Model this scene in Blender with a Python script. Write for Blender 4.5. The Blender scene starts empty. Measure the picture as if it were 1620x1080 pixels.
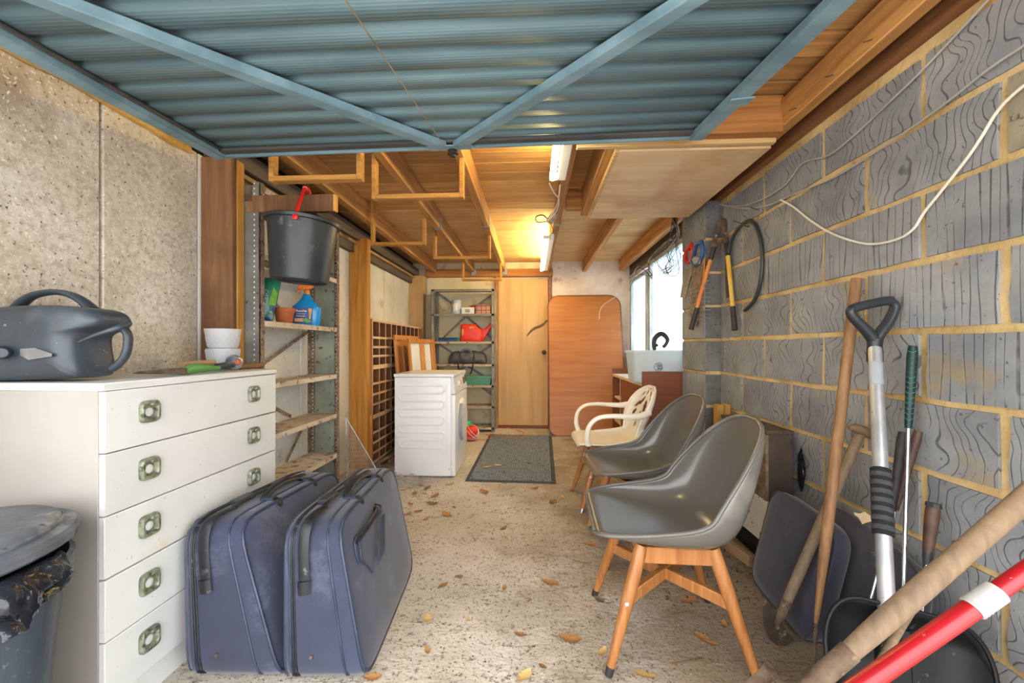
import bpy, bmesh, math, random
from mathutils import Matrix, Vector, noise
PI = math.pi
C = bpy.context.scene.collection
rnd = random.Random(7)

# ------------------------------------------------------------------ camera
CAM_F, CAM_YAW, CAM_CY, EYE = 640.0, 0.05, 549.0, 1.07
cam = bpy.data.cameras.new('camera')
cam.sensor_width = 36.0
cam.lens = CAM_F / 1620.0 * 36.0
cam.shift_y = (CAM_CY - 540.0) / 1620.0
cam.clip_start = 0.02
cam_o = bpy.data.objects.new('camera', cam)
C.objects.link(cam_o)
cam_o.location = (0, 0, EYE)
cam_o.rotation_euler = (PI / 2, 0, CAM_YAW)
sc = bpy.context.scene
sc.camera = cam_o
# ------------------------------------------------------------------ light
sc.view_settings.view_transform = 'Standard'
sc.view_settings.look = 'None'
sc.view_settings.gamma = 1.0
sc.view_settings.use_curve_mapping = False
sc.view_settings.exposure = 2.1
wd = bpy.data.worlds.new('overcast_sky')
sc.world = wd
wd.use_nodes = True
wn = wd.node_tree
for n in list(wn.nodes): wn.nodes.remove(n)
wo = wn.nodes.new('ShaderNodeOutputWorld'); wb = wn.nodes.new('ShaderNodeBackground')
wb.inputs[0].default_value = (0.95, 0.975, 1.0, 1); wb.inputs[1].default_value = 1.6
wn.links.new(wb.outputs[0], wo.inputs[0])

# ------------------------------------------------------------------ points seen from the camera position, at a real depth
_c, _s = math.cos(CAM_YAW), math.sin(CAM_YAW)
def ray(px, py):
    x = (px - 810.0) / CAM_F
    return Vector((x * _c - _s, x * _s + _c, -(py - CAM_CY) / CAM_F))
EYEV = Vector((0, 0, EYE))
def at(px, py, z): return EYEV + ray(px, py) * z
def onX(px, py, X): r = ray(px, py); return EYEV + r * (X / r.x)
def onY(px, py, Y): r = ray(px, py); return EYEV + r * (Y / r.y)
def onZ(px, py, z=0.0): r = ray(px, py); return EYEV + r * ((z - EYE) / r.z)

# ------------------------------------------------------------------ materials
def lin(h):
    h = h.lstrip('#'); o = []
    for i in (0, 2, 4):
        c = int(h[i:i + 2], 16) / 255.0
        o.append(c / 12.92 if c <= 0.04045 else ((c + 0.055) / 1.055) ** 2.4)
    return (o[0], o[1], o[2], 1)
class NT:
    def __init__(s, m):
        s.t = m.node_tree; s.n = s.t.nodes; s.l = s.t.links
    def add(s, ty, **k):
        n = s.n.new(ty)
        for a, b in k.items(): setattr(n, a, b)
        return n
    def link(s, a, b): s.l.new(a, b)
    def ramp(s, src, stops, interp='LINEAR'):
        r = s.add('ShaderNodeValToRGB'); r.color_ramp.interpolation = interp
        e = r.color_ramp.elements
        while len(e) > 1: e.remove(e[-1])
        e[0].position, e[0].color = stops[0][0], stops[0][1]
        for p, c in stops[1:]:
            x = e.new(p); x.color = c
        s.link(src, r.inputs[0]); return r.outputs[0]
    def mix(s, fac, a, b, mode='MIX'):
        m = s.add('ShaderNodeMix', data_type='RGBA', blend_type=mode)
        for sock, v in ((m.inputs[0], fac), (m.inputs[6], a), (m.inputs[7], b)):
            if isinstance(v, (int, float)): sock.default_value = v
            elif isinstance(v, tuple): sock.default_value = v
            else: s.link(v, sock)
        return m.outputs[2]
    def noise(s, vec, scale, detail=4, rough=.55, dist=0.0):
        n = s.add('ShaderNodeTexNoise'); n.inputs['Scale'].default_value = scale
        n.inputs['Detail'].default_value = detail; n.inputs['Roughness'].default_value = rough
        n.inputs['Distortion'].default_value = dist
        s.link(vec, n.inputs['Vector']); return n.outputs['Fac']
    def mapping(s, vec, sc=(1, 1, 1), loc=(0, 0, 0), rot=(0, 0, 0)):
        m = s.add('ShaderNodeMapping'); m.inputs['Scale'].default_value = sc
        m.inputs['Location'].default_value = loc; m.inputs['Rotation'].default_value = rot
        s.link(vec, m.inputs['Vector']); return m.outputs[0]
W1, K0 = (1, 1, 1, 1), (0, 0, 0, 1)
def base(name, rough=.6, metal=0.0, spec=None):
    m = bpy.data.materials.new(name); m.use_nodes = True
    t = NT(m); b = t.n['Principled BSDF']
    b.inputs['Roughness'].default_value = rough; b.inputs['Metallic'].default_value = metal
    if spec is not None: b.inputs['Specular IOR Level'].default_value = spec
    tc = t.add('ShaderNodeTexCoord'); oi = t.add('ShaderNodeObjectInfo')
    mu = t.add('ShaderNodeVectorMath', operation='SCALE'); mu.inputs[0].default_value = (17, 31, 23)
    t.link(oi.outputs['Random'], mu.inputs['Scale'])
    ad = t.add('ShaderNodeVectorMath', operation='ADD')
    t.link(tc.outputs['Object'], ad.inputs[0]); t.link(mu.outputs[0], ad.inputs[1])
    return m, t, b, ad.outputs[0], oi.outputs['Random'], tc.outputs['Object']
def bump(t, b, h, strength=.3, dist=.01, prev=None):
    bn = t.add('ShaderNodeBump'); bn.inputs['Strength'].default_value = strength
    bn.inputs['Distance'].default_value = dist
    t.link(h, bn.inputs['Height'])
    if prev: t.link(prev, bn.inputs['Normal'])
    t.link(bn.outputs[0], b.inputs['Normal']); return bn.outputs[0]
def plain(name, c1, c2=None, scale=6, sc=(1, 1, 1), lo=.35, hi=.65, rough=.6, metal=0.0, spots=(), bmp=None, var=0.0, spec=None, detail=5):
    m, t, b, v, r, _ = base(name, rough, metal, spec)
    c2 = c2 or c1
    col = t.ramp(t.noise(t.mapping(v, sc), scale, detail), [(lo, lin(c1)), (hi, lin(c2))])
    for scol, ssc, a, z in spots:
        f = t.ramp(t.noise(v, ssc, 3), [(a, K0), (z, W1)])
        col = t.mix(f, col, lin(scol))
    if var:
        mr = t.add('ShaderNodeMapRange'); t.link(r, mr.inputs[0])
        mr.inputs[3].default_value = 1 - var; mr.inputs[4].default_value = 1 + var
        cb = t.add('ShaderNodeCombineColor')
        for i in range(3): t.link(mr.outputs[0], cb.inputs[i])
        col = t.mix(1.0, col, cb.outputs[0], 'MULTIPLY')
    t.link(col, b.inputs['Base Color'])
    if bmp: bump(t, b, t.noise(t.mapping(v, sc), bmp[1], 4), bmp[0], bmp[2] if len(bmp) > 2 else .01)
    return m
def wood(name, c1, c2, axis='x', knot=None, rough=.7, var=.14, fine=1.0, stain=None):
    m, t, b, v, r, _ = base(name, rough)
    s = {'x': (1.2, 22, 22), 'y': (22, 1.2, 22), 'z': (22, 22, 1.2)}[axis]
    s = tuple(a * fine for a in s)
    g = t.noise(t.mapping(v, s), 1.6, 6, .6, .6)
    col = t.ramp(g, [(.3, lin(c1)), (.7, lin(c2))])
    big = t.noise(v, 1.7, 3)
    col = t.mix(t.ramp(big, [(.4, K0), (.75, (.45, .45, .45, 1))]), col, lin(c1))
    if knot:
        k = t.noise(t.mapping(v, tuple(max(1.0, a * .13) for a in s)), 3.2, 2)
        col = t.mix(t.ramp(k, [(.68, K0), (.78, W1)]), col, lin(knot))
    if stain:
        k = t.noise(v, 2.3, 5)
        col = t.mix(t.ramp(k, [(.5, K0), (.68, (.8, .8, .8, 1))]), col, lin(stain))
    mr = t.add('ShaderNodeMapRange'); t.link(r, mr.inputs[0])
    mr.inputs[3].default_value = 1 - var; mr.inputs[4].default_value = 1 + var
    cb = t.add('ShaderNodeCombineColor')
    for i in range(3): t.link(mr.outputs[0], cb.inputs[i])
    col = t.mix(1.0, col, cb.outputs[0], 'MULTIPLY')
    t.link(col, b.inputs['Base Color'])
    bump(t, b, g, .25, .004)
    return m

M = {}
def concrete_mat():
    m, t, b, v, r, o = base('aggregate_concrete', .9)
    col = t.ramp(t.noise(v, 1.6, 5, .6), [(.3, lin('968165')), (.5, lin('c8bcaa')), (.68, lin('dbd3c7'))])
    n1 = t.noise(v, 75, 3, .6)
    col = t.mix(t.ramp(n1, [(.62, K0), (.68, W1)]), col, lin('4e443b'))
    n2 = t.noise(t.mapping(v, loc=(5, 3, 1)), 110, 3, .6)
    col = t.mix(t.ramp(n2, [(.6, K0), (.66, (.8, .8, .8, 1))]), col, lin('efe9de'))
    n3 = t.noise(v, 40, 4, .7)
    col = t.mix(t.ramp(n3, [(.35, (.5, .5, .5, 1)), (.55, K0)]), col, lin('8c7a63'))
    t.link(col, b.inputs['Base Color'])
    p = bump(t, b, n1, .35, .004)
    bump(t, b, t.noise(v, 28, 5), .3, .006, p)
    return m
M['concrete'] = concrete_mat()
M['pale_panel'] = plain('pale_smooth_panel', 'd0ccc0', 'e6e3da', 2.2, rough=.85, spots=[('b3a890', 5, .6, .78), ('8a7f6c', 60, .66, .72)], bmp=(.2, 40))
def floor_mat():
    m, t, b, v, r, o = base('screed_floor', .92)
    n0 = t.noise(o, 1.3, 5, .6)
    col = t.ramp(n0, [(.3, lin('b5a896')), (.5, lin('c9beaf')), (.7, lin('d9d2c7'))])
    # brown dirt on the right half, where leaves have blown in
    sx = t.add('ShaderNodeSeparateXYZ'); t.link(o, sx.inputs[0])
    ma = t.add('ShaderNodeMath', operation='MULTIPLY_ADD'); ma.inputs[1].default_value = .42; ma.inputs[2].default_value = .12
    t.link(sx.outputs[0], ma.inputs[0])
    m2 = t.add('ShaderNodeMath', operation='ADD'); t.link(ma.outputs[0], m2.inputs[0])
    t.link(t.noise(o, 2.2, 5, .65), m2.inputs[1])
    col = t.mix(t.ramp(m2.outputs[0], [(.5, K0), (.9, (.85, .85, .85, 1))]), col, lin('7d684c'))
    # tamping ridges across the floor
    rid = t.noise(t.mapping(o, (3.2, 12, 1)), 1.0, 5, .65, .7)
    grain = t.noise(o, 55, 4, .65)
    mm = t.add('ShaderNodeMath', operation='MULTIPLY'); t.link(rid, mm.inputs[0]); t.link(grain, mm.inputs[1])
    col = t.mix(t.ramp(mm.outputs[0], [(.315, K0), (.37, (.75, .75, .75, 1))]), col, lin('7a6a56'))
    sp = t.noise(o, 90, 3, .6)
    col = t.mix(t.ramp(sp, [(.60, K0), (.66, W1)]), col, lin('4c4034'))
    sp2 = t.noise(t.mapping(o, loc=(3, 7, 2)), 30, 5, .7)
    col = t.mix(t.ramp(sp2, [(.56, K0), (.66, (.8, .8, .8, 1))]), col, lin('66543f'))
    t.link(col, b.inputs['Base Color'])
    p = bump(t, b, rid, .4, .02)
    bump(t, b, grain, .5, .012, p)
    return m
M['floor'] = floor_mat()
def block_mat(name, straight):
    m, t, b, v, r, o = base(name, .9)
    n0 = t.noise(v, 5, 5, .6)
    col = t.ramp(n0, [(.3, lin('7a7a7c')), (.5, lin('8b8b8c')), (.7, lin('9e9c9a'))])
    wv = t.add('ShaderNodeTexWave', wave_type='BANDS', bands_direction='Y', wave_profile='SIN')
    if straight:
        t.link(t.mapping(v, (1, 1, .07)), wv.inputs['Vector'])
        wv.inputs['Scale'].default_value = 11; wv.inputs['Distortion'].default_value = 9
        wv.inputs['Detail'].default_value = 2; wv.inputs['Detail Scale'].default_value = 1.6
    else:
        t.link(t.mapping(v, (1, 1, 1.25)), wv.inputs['Vector'])
        wv.inputs['Scale'].default_value = 11; wv.inputs['Distortion'].default_value = 15
        wv.inputs['Detail'].default_value = 0.3; wv.inputs['Detail Scale'].default_value = .8
    w = wv.outputs['Fac']
    line = t.ramp(w, [(0, W1), (.025, (.7, .7, .7, 1)), (.07, K0)])
    brk = t.ramp(t.noise(v, 9, 4), [(.36, K0), (.5, W1)])
    lm = t.mix(1.0, line, brk, 'MULTIPLY')
    lf = t.mix(1.0, lm, (.72, .72, .72, 1), 'MULTIPLY')
    col = t.mix(lf, col, lin('3c3b3e'))
    st = t.noise(v, 4.2, 5, .6)
    col = t.mix(t.ramp(st, [(.60, K0), (.72, (.75, .75, .75, 1))]), col, lin('a08a5e'))
    sp = t.noise(v, 60, 3)
    col = t.mix(t.ramp(sp, [(.66, K0), (.72, (.8, .8, .8, 1))]), col, lin('4c4a4c'))
    mr = t.add('ShaderNodeMapRange'); t.link(r, mr.inputs[0]); mr.inputs[3].default_value = .88; mr.inputs[4].default_value = 1.08
    cb = t.add('ShaderNodeCombineColor')
    for i in range(3): t.link(mr.outputs[0], cb.inputs[i])
    col = t.mix(1.0, col, cb.outputs[0], 'MULTIPLY')
    t.link(col, b.inputs['Base Color'])
    iv = t.add('ShaderNodeMath', operation='SUBTRACT'); iv.inputs[0].default_value = 1
    cv = t.add('ShaderNodeRGBToBW'); t.link(lm, cv.inputs[0]); t.link(cv.outputs[0], iv.inputs[1])
    p = bump(t, b, iv.outputs[0], .5, .004)
    bump(t, b, t.noise(v, 45, 4), .25, .005, p)
    return m
M['block_wavy'] = block_mat('block_combed_waves', False)
M['block_straight'] = block_mat('block_combed_straight', True)
M['block_tan'] = plain('block_tan_stained', '7d7460', 'a3977c', 6, rough=.9, spots=[('504a40', 40, .62, .7), ('8f8872', 9, .5, .62)], bmp=(.3, 40))
M['block_dark'] = plain('block_dark_face', '5c5a57', '777471', 7, rough=.9, spots=[('3a393c', 50, .62, .7), ('8d7a58', 6, .64, .72)], bmp=(.35, 45), var=.08)
M['mortar'] = plain('sandy_mortar', 'b08f5a', 'd8ba84', 5, rough=.95, spots=[('94794c', 16, .62, .76)], bmp=(.5, 34, .012))
M['plaster'] = plain('pink_plaster', 'd6bda6', 'e6d3c1', 5, rough=.9, spots=[('b99d84', 7, .62, .75)], bmp=(.3, 20))
M['cream_board'] = plain('cream_board', 'e4d3a8', 'f3e8c8', 2.5, rough=.7, spots=[('b89c6a', 4, .6, .75)], bmp=(.1, 30))
M['roof_board'] = wood('roof_board_pine', 'a0703c', 'd8a86c', 'x', knot='5b3416', stain='b07c46', var=.24)
M['roof_ply'] = wood('pale_roof_ply', 'c39a63', 'e3c291', 'x', stain='b08852', var=.06)
M['joist'] = wood('sawn_joist', '98632f', 'd09a5a', 'y', knot='6c3f1c')
M['joist_x'] = wood('sawn_joist_cross', '8d5625', 'c58a4a', 'x', knot='6c3f1c')
M['joist_dark'] = wood('dark_wall_plate', '4c4038', '786758', 'y', var=.1)
M['plate'] = wood('brown_wall_plate', '6e4526', '9c6b40', 'y', knot='4a2c17')
M['post_dark'] = wood('brown_post', '6b4527', '9c724a', 'z', knot='3f2613', stain='5c3a20')
M['post'] = wood('orange_post', 'a4681f', 'd29a48', 'z', knot='5a3312')
M['batten'] = wood('yellow_batten', 'a0692c', 'd09a4c', 'x', knot='8a5a1c', fine=1.6)
M['ply'] = wood('pale_plywood', 'd4b084', 'ecd2aa', 'x', stain='c29566', var=.05, fine=.3)
M['ply_door'] = wood('plywood_door', 'b98d5a', 'dfbd8c', 'z', stain='c9a470', var=.03, fine=.22)
M['mahogany'] = wood('mahogany_veneer', '6e391b', '8c4f26', 'x', rough=.45, var=.05, fine=.8)
M['tabletop'] = wood('table_veneer', 'a4602c', 'bd7a42', 'x', rough=.42, var=.03, fine=.7)
M['pigeon'] = wood('brown_pigeonhole', '6a3f22', '8d5a36', 'z', rough=.5, var=.15)
M['pigeon_edge'] = wood('pale_shelf_edge', 'd2aa80', 'f0d8b6', 'y', rough=.5, var=.1)
M['edge_wood'] = wood('orange_frame_wood', 'a9672c', 'd39a5c', 'z', rough=.5)
M['chair_leg'] = wood('chair_leg_wood', '8a5226', 'b57c44', 'z', rough=.4, var=.06, fine=1.3)
M['tool_wood'] = wood('grey_tool_wood', '665240', '8f7759', 'z', rough=.75, var=.1, fine=1.4, stain='86684a')
M['tool_wood_b'] = wood('brown_tool_wood', '6c472a', '9a7248', 'z', rough=.65, var=.1, fine=1.4)
M['plank'] = wood('grey_plank', '927150', 'c09a72', 'y', knot='5b3a20')
M['pine'] = wood('pine_offcut', 'b98038', 'e0b060', 'z', knot='7a4a1c')
def door_metal(name, c1, c2, ribs=False):
    m, t, b, v, r, o = base(name, .55, .0)
    col = t.ramp(t.noise(t.mapping(v, (.6, 3, 3)), 3, 5), [(.35, lin(c1)), (.65, lin(c2))])
    col = t.mix(t.ramp(t.noise(v, 9, 5, .7), [(.66, K0), (.76, (.7, .7, .7, 1))]), col, lin('6d5a48'))
    t.link(col, b.inputs['Base Color'])
    if ribs:
        wv = t.add('ShaderNodeTexWave', wave_type='BANDS', bands_direction='Y'); wv.inputs['Scale'].default_value = 26
        wv.inputs['Distortion'].default_value = 0
        t.link(o, wv.inputs['Vector']); bump(t, b, wv.outputs['Fac'], .25, .003)
    return m
M['door_skin'] = door_metal('teal_door_sheet', '5d757d', '728b92', True)
M['door_frame'] = door_metal('teal_door_frame', '68848f', '86a2ad')
M['door_edge'] = door_metal('dark_door_edge', '3a4045', '5c5550')
M['rusty_grey'] = plain('rusty_grey_steel', '7c7a74', '9d9a93', 6, rough=.6, spots=[('6a4c36', 24, .6, .68), ('3e3630', 60, .64, .7)], bmp=(.15, 40))
M['rust_edge'] = plain('rusted_angle', '6b584a', '948070', 20, rough=.8, spots=[('4a3325', 40, .55, .65), ('cfc6b8', 70, .62, .68)])
M['shelf_top'] = plain('stained_shelf', 'b7a591', 'd3c6b4', 5, rough=.8, spots=[('7b5e46', 16, .56, .66), ('4c3a2c', 45, .62, .7)], bmp=(.2, 40))
M['shelf_side'] = plain('grey_green_side', '7d8274', '9b9f90', 5, rough=.7, spots=[('574c40', 30, .62, .68)])
M['light_dot'] = plain('pale_hole', 'e8e6dd', 'f4f2ea', rough=.8)
M['steel'] = plain('brushed_steel', 'a0a4a8', 'c9ccd0', 20, rough=.3, metal=.9)
M['chrome'] = plain('chrome', 'c2c6cc', 'dfe2e6', 10, rough=.15, metal=1.0)
M['alu'] = plain('aluminium_tube', 'a9a9ab', 'c4c4c6', 30, (1, 1, .1), rough=.42, metal=.7, spots=[('5a5552', 60, .68, .72)])
M['rust'] = plain('rusty_iron', '4e3a2b', '74604c', 25, rough=.85, metal=.2, spots=[('8d775e', 60, .62, .74)], bmp=(.4, 50))
M['laminate'] = plain('white_laminate', 'cac9c6', 'd6d5d2', 2.5, rough=.4, spots=[('cdbfa2', 3, .63, .8), ('a59b8b', 70, .7, .73)])
M['laminate_side'] = plain('grey_white_side', '958f87', 'a39d95', 2, rough=.5, spots=[('a79783', 40, .68, .72)])
M['brass'] = plain('tarnished_brass', '6a6c58', '9a9e88', 40, rough=.4, metal=.3, spots=[('4b4a38', 60, .55, .65)])
M['black_plastic'] = plain('dusty_black_plastic', '26282b', '32353a', 4, rough=.38, spots=[('6c6a68', 18, .66, .8)], bmp=(.05, 60))
M['can_plastic'] = plain('watering_can_black', '2f353b', '3d454d', 5, rough=.4, spots=[('747a80', 80, .7, .73), ('5a5c5e', 4, .62, .8)])
M['bin_plastic'] = plain('scuffed_bin_plastic', '30363e', '444c57', 7, (1, 1, .25), rough=.36, spots=[('6c7279', 70, .64, .74)], bmp=(.12, 50))
M['lid_plastic'] = plain('dusty_lid', '4a4e55', '74777c', 6, rough=.5, spots=[('aaa59d', 9, .55, .75), ('2c3036', 20, .6, .7)], bmp=(.12, 40))
M['bag_film'] = plain('black_bag_film', '121419', '24272e', 9, rough=.16, bmp=(.5, 30))
M['white_plastic'] = plain('white_plastic', 'd9dadb', 'e6e6e6', 4, rough=.35)
M['white_enamel'] = plain('white_enamel', 'e4e5e6', 'efefef', 3, rough=.3)
M['grey_plastic'] = plain('grey_plastic', '8d9196', 'a2a6ab', 5, rough=.35)
M['dark_display'] = plain('dark_display', '22262e', '363c48', 5, rough=.2)
M['suitcase'] = None
def fabric(name, c1, c2, dust, weave=260):
    m, t, b, v, r, o = base(name, .85)
    col = t.ramp(t.noise(v, 3, 4), [(.35, lin(c1)), (.65, lin(c2))])
    w = t.noise(v, weave, 2)
    col = t.mix(t.ramp(w, [(.5, K0), (.62, (.5, .5, .5, 1))]), col, lin(c1))
    col = t.mix(t.ramp(t.noise(v, 6, 6, .7), [(.55, K0), (.8, (.5, .5, .5, 1))]), col, lin(dust))
    t.link(col, b.inputs['Base Color'])
    b.inputs['Sheen Weight'].default_value = .25
    bump(t, b, w, .2, .002)
    return m
M['suitcase'] = fabric('navy_case_fabric', '2a2d3f', '393e56', '7c7d88')
M['cushion'] = fabric('navy_check_fabric', '211f2c', '2f2c3b', '574f5a')
M['cushion_old'] = fabric('dusty_navy_fabric', '29242e', '3b343d', '665a54')
M['trim_dark'] = plain('black_webbing', '121417', '1d2024', 40, rough=.5, spots=[('77746f', 30, .66, .78)])
M['trim_blue'] = plain('blue_piping', '252d3e', '364259', 10, rough=.4)
M['seat_grey'] = plain('taupe_shell_plastic', '5a564f', '635e57', 2, rough=.22, spots=[('8b857b', 3, .6, .8)])
M['cream_plastic'] = plain('cream_chair_plastic', 'e0d6c2', 'ece3d2', 3, rough=.4)
M['bolt'] = plain('bolt_cap', 'c8c8c6', 'dddddb', rough=.3, metal=.6)
M['orange_plastic'] = plain('orange_plastic', 'ee7a14', 'f58a24', rough=.35)
M['blue_plastic'] = plain('blue_bottle', '1687c8', '2096d8', rough=.25)
M['label_blue'] = plain('bottle_label', '163a78', '1c4488', rough=.4)
M['purple'] = plain('purple_print', '5a2a90', '6a35a0', rough=.5)
M['white_print'] = plain('white_print', 'f4f4f4', 'ffffff', rough=.5)
M['black_print'] = plain('dark_print', '2a2c30', '33363b', rough=.5)
M['yellow_print'] = plain('yellow_print', 'e8c020', 'f0cc30', rough=.5)
M['green_print'] = plain('green_print', '5a9a28', '84bc38', 30, rough=.5)
M['sand_print'] = plain('sand_print', 'b8904c', 'e8b878', 20, rough=.5)
M['terracotta'] = plain('terracotta', 'a4532f', 'bd6840', 8, rough=.75)
M['seed_bag'] = plain('foil_bag', '1d6a58', '2f8a6c', 9, rough=.3, spots=[('1b3060', 7, .55, .6), ('7cb038', 11, .62, .66)])
M['red_plastic'] = plain('red_plastic', 'd41f1a', 'e2332a', rough=.35)
M['red_can'] = plain('red_can', 'e02a14', 'ee3a20', rough=.38)
M['red_pole'] = plain('red_pole_paint', '8c0e15', '9e141c', 8, rough=.28, spots=[('e08a84', 90, .72, .74)])
M['green_plastic'] = plain('green_tub', '579a80', '68ab92', rough=.45)
M['green_grip'] = plain('green_handle', '3c7030', '55904a', rough=.45)
M['teal_ball'] = plain('teal_ball', '1ea582', '2cc098', rough=.35)
M['tin'] = plain('pale_blue_tin', '9fb4c6', 'c3d2de', 7, rough=.35)
M['card_white'] = plain('white_carton', 'e6e4e0', 'f0eeea', rough=.6)
M['navy_box'] = plain('blue_case', '1f4778', '2a5790', rough=.4)
M['holdall'] = plain('dark_holdall_nylon', '4a484c', '6a686c', 8, rough=.5, spots=[('8c8880', 14, .64, .78)], bmp=(.5, 14, .02))
M['foam'] = plain('black_foam', '08090a', '101113', 40, rough=.85, bmp=(.3, 90))
M['foam_grey'] = plain('grey_foam', '303134', '3c3d40', 40, rough=.85, bmp=(.3, 90))
M['shovel'] = plain('black_shovel_plastic', '0c0d0e', '151617', 6, rough=.5, spec=.22, spots=[('4a4846', 40, .66, .74), ('5a5650', 9, .68, .85)], bmp=(.1, 40))
M['grip_brown'] = plain('brown_grip', '3f2a20', '573c2e', 20, rough=.6)
M['grip_dark'] = plain('dark_grip', '201d1f', '302b2c', 30, rough=.6)
M['grip_green'] = plain('dark_green_grip', '0a2220', '0e2e2a', 20, rough=.5)
M['grip_line'] = plain('teal_grip_line', '2d8a76', '38a088', rough=.5)
M['heater_brown'] = plain('heater_brown', '45372c', '5b4a3c', 6, rough=.7, spots=[('2e241d', 20, .6, .7)])
M['heater_mesh'] = plain('heater_mesh', '6c5a47', '9a8468', 30, rough=.7, metal=.3)
M['heater_white'] = plain('rusted_enamel', 'cfc8ba', 'e2dccf', 5, rough=.6, spots=[('5a3d24', 26, .58, .64)])
M['white_cable'] = plain('white_cable', 'd8cfbc', 'e6dfd0', 10, rough=.5)
M['grey_cable'] = plain('grey_cable', '9a958c', 'b2ada4', 10, rough=.5)
M['black_cable'] = plain('black_cable', '1c1e20', '2a2c2f', rough=.5)
M['hose'] = plain('black_hose', '23282b', '31373a', rough=.4)
M['orange_cord'] = plain('orange_cord', 'd8542c', 'e86a3c', rough=.5)
M['mat_pile'] = plain('charcoal_mat', '626a75', '9aa3b0', 90, rough=.95, spots=[('a8a8a4', 50, .62, .7), ('3c4046', 30, .6, .68)], bmp=(.6, 110))
M['mat_edge'] = plain('mat_border', '3a3e44', '4c5158', 60, rough=.9)
M['win_frame'] = plain('aluminium_window', 'a7adb2', 'c3c8cc', 8, rough=.4, metal=.5)
M['leaf'] = plain('dry_leaf', '7d4f26', 'b98850', 30, rough=.8, var=.3)
M['leaf_pale'] = plain('pale_dry_leaf', 'b18a52', 'd9b878', 24, rough=.75, var=.15)
M['leaf_green'] = plain('grey_green_leaf', '5a5a38', '7d7a50', 24, rough=.8)
M['debris'] = plain('leaf_litter', '5a4632', '9a7c54', 40, rough=.9)
M['soil'] = plain('dark_litter', '3c3228', '5c4c3a', 40, rough=.95)
M['twig'] = plain('twig', '55402b', '70563a', rough=.8)
M['hardboard'] = plain('white_hardboard', 'd9dde0', 'e9ecee', 3, rough=.55)
M['paper'] = plain('torn_paper', 'c9a878', 'dcc096', 8, rough=.8)
M['paper_blue'] = plain('picture_print', '7fb0bc', 'c8dce0', 20, rough=.6)
M['driveway'] = plain('driveway', 'b5b2ac', 'cbc7c0', 3, rough=.95)
M['foam_yellow'] = plain('expanding_foam', 'a8803c', 'c89c54', 20, rough=.9, bmp=(.8, 30))
M['zinc'] = plain('zinc_hanger', '9aa3ab', 'bcc4ca', 12, rough=.35, metal=.8)
M['rust_dark'] = plain('dark_rusty_blade', '2b211a', '4c3a2c', 14, rough=.85, spots=[('8a7358', 40, .62, .72)], bmp=(.4, 40))
M['collar'] = plain('grey_white_collar', '9c9893', 'aba7a2', 8, rough=.45)
M['scuff'] = plain('door_scuff', '5d4c38', '75634a', 30, rough=.8)
M['end_dark'] = plain('shaded_steel_sheet', '6a675f', '85817a', 6, rough=.7, spots=[('4a3c30', 40, .62, .7)])  # darker steel colour with the near end sheet's shade painted in
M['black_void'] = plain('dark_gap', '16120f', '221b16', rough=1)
def translucent(name, col, rough=.4, alpha=.35):
    m = bpy.data.materials.new(name); m.use_nodes = True
    t = NT(m); b = t.n['Principled BSDF']; out = t.n['Material Output']
    b.inputs['Base Color'].default_value = lin(col); b.inputs['Roughness'].default_value = rough
    tr = t.add('ShaderNodeBsdfTranslucent'); tr.inputs[0].default_value = lin(col)
    tp = t.add('ShaderNodeBsdfTransparent'); tp.inputs[0].default_value = lin(col)
    a = t.add('ShaderNodeMixShader'); a.inputs[0].default_value = .5
    t.link(b.outputs[0], a.inputs[1]); t.link(tr.outputs[0], a.inputs[2])
    c = t.add('ShaderNodeMixShader'); c.inputs[0].default_value = alpha
    t.link(a.outputs[0], c.inputs[1]); t.link(tp.outputs[0], c.inputs[2])
    t.link(c.outputs[0], out.inputs[0]); return m
M['clear_plastic'] = translucent('clear_box_plastic', 'f2f6f8', .25, .45)
M['pot_plastic'] = translucent('milky_pot_plastic', 'e8e8ea', .3, .12)
M['film'] = translucent('clear_film', 'f6f5f2', .12, .8)
def frosted():
    m = bpy.data.materials.new('frosted_glass'); m.use_nodes = True
    t = NT(m); b = t.n['Principled BSDF']; out = t.n['Material Output']
    tc = t.add('ShaderNodeTexCoord')
    g = t.noise(tc.outputs['Object'], 60, 3)
    col = t.ramp(t.noise(tc.outputs['Object'], 2.2, 4), [(.35, (.45, .55, .59, 1)), (.6, (.66, .71, .73, 1))])
    tr = t.add('ShaderNodeBsdfTranslucent'); t.link(col, tr.inputs[0])
    gl = t.add('ShaderNodeBsdfGlossy'); gl.inputs['Roughness'].default_value = .25
    bn = t.add('ShaderNodeBump'); bn.inputs['Strength'].default_value = .5; bn.inputs['Distance'].default_value = .004
    t.link(g, bn.inputs['Height']); t.link(bn.outputs[0], tr.inputs['Normal']); t.link(bn.outputs[0], gl.inputs['Normal'])
    mx = t.add('ShaderNodeMixShader'); mx.inputs[0].default_value = .06
    t.link(tr.outputs[0], mx.inputs[1]); t.link(gl.outputs[0], mx.inputs[2])
    t.link(mx.outputs[0], out.inputs[0]); return m
M['frosted'] = frosted()
def emit(name, col, st):
    m = bpy.data.materials.new(name); m.use_nodes = True
    b = m.node_tree.nodes['Principled BSDF']
    b.inputs['Base Color'].default_value = (1, 1, 1, 1)
    b.inputs['Emission Color'].default_value = col; b.inputs['Emission Strength'].default_value = st
    return m
M['tube'] = emit('lit_tube', (1, .80, .34, 1), 20.0)
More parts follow.
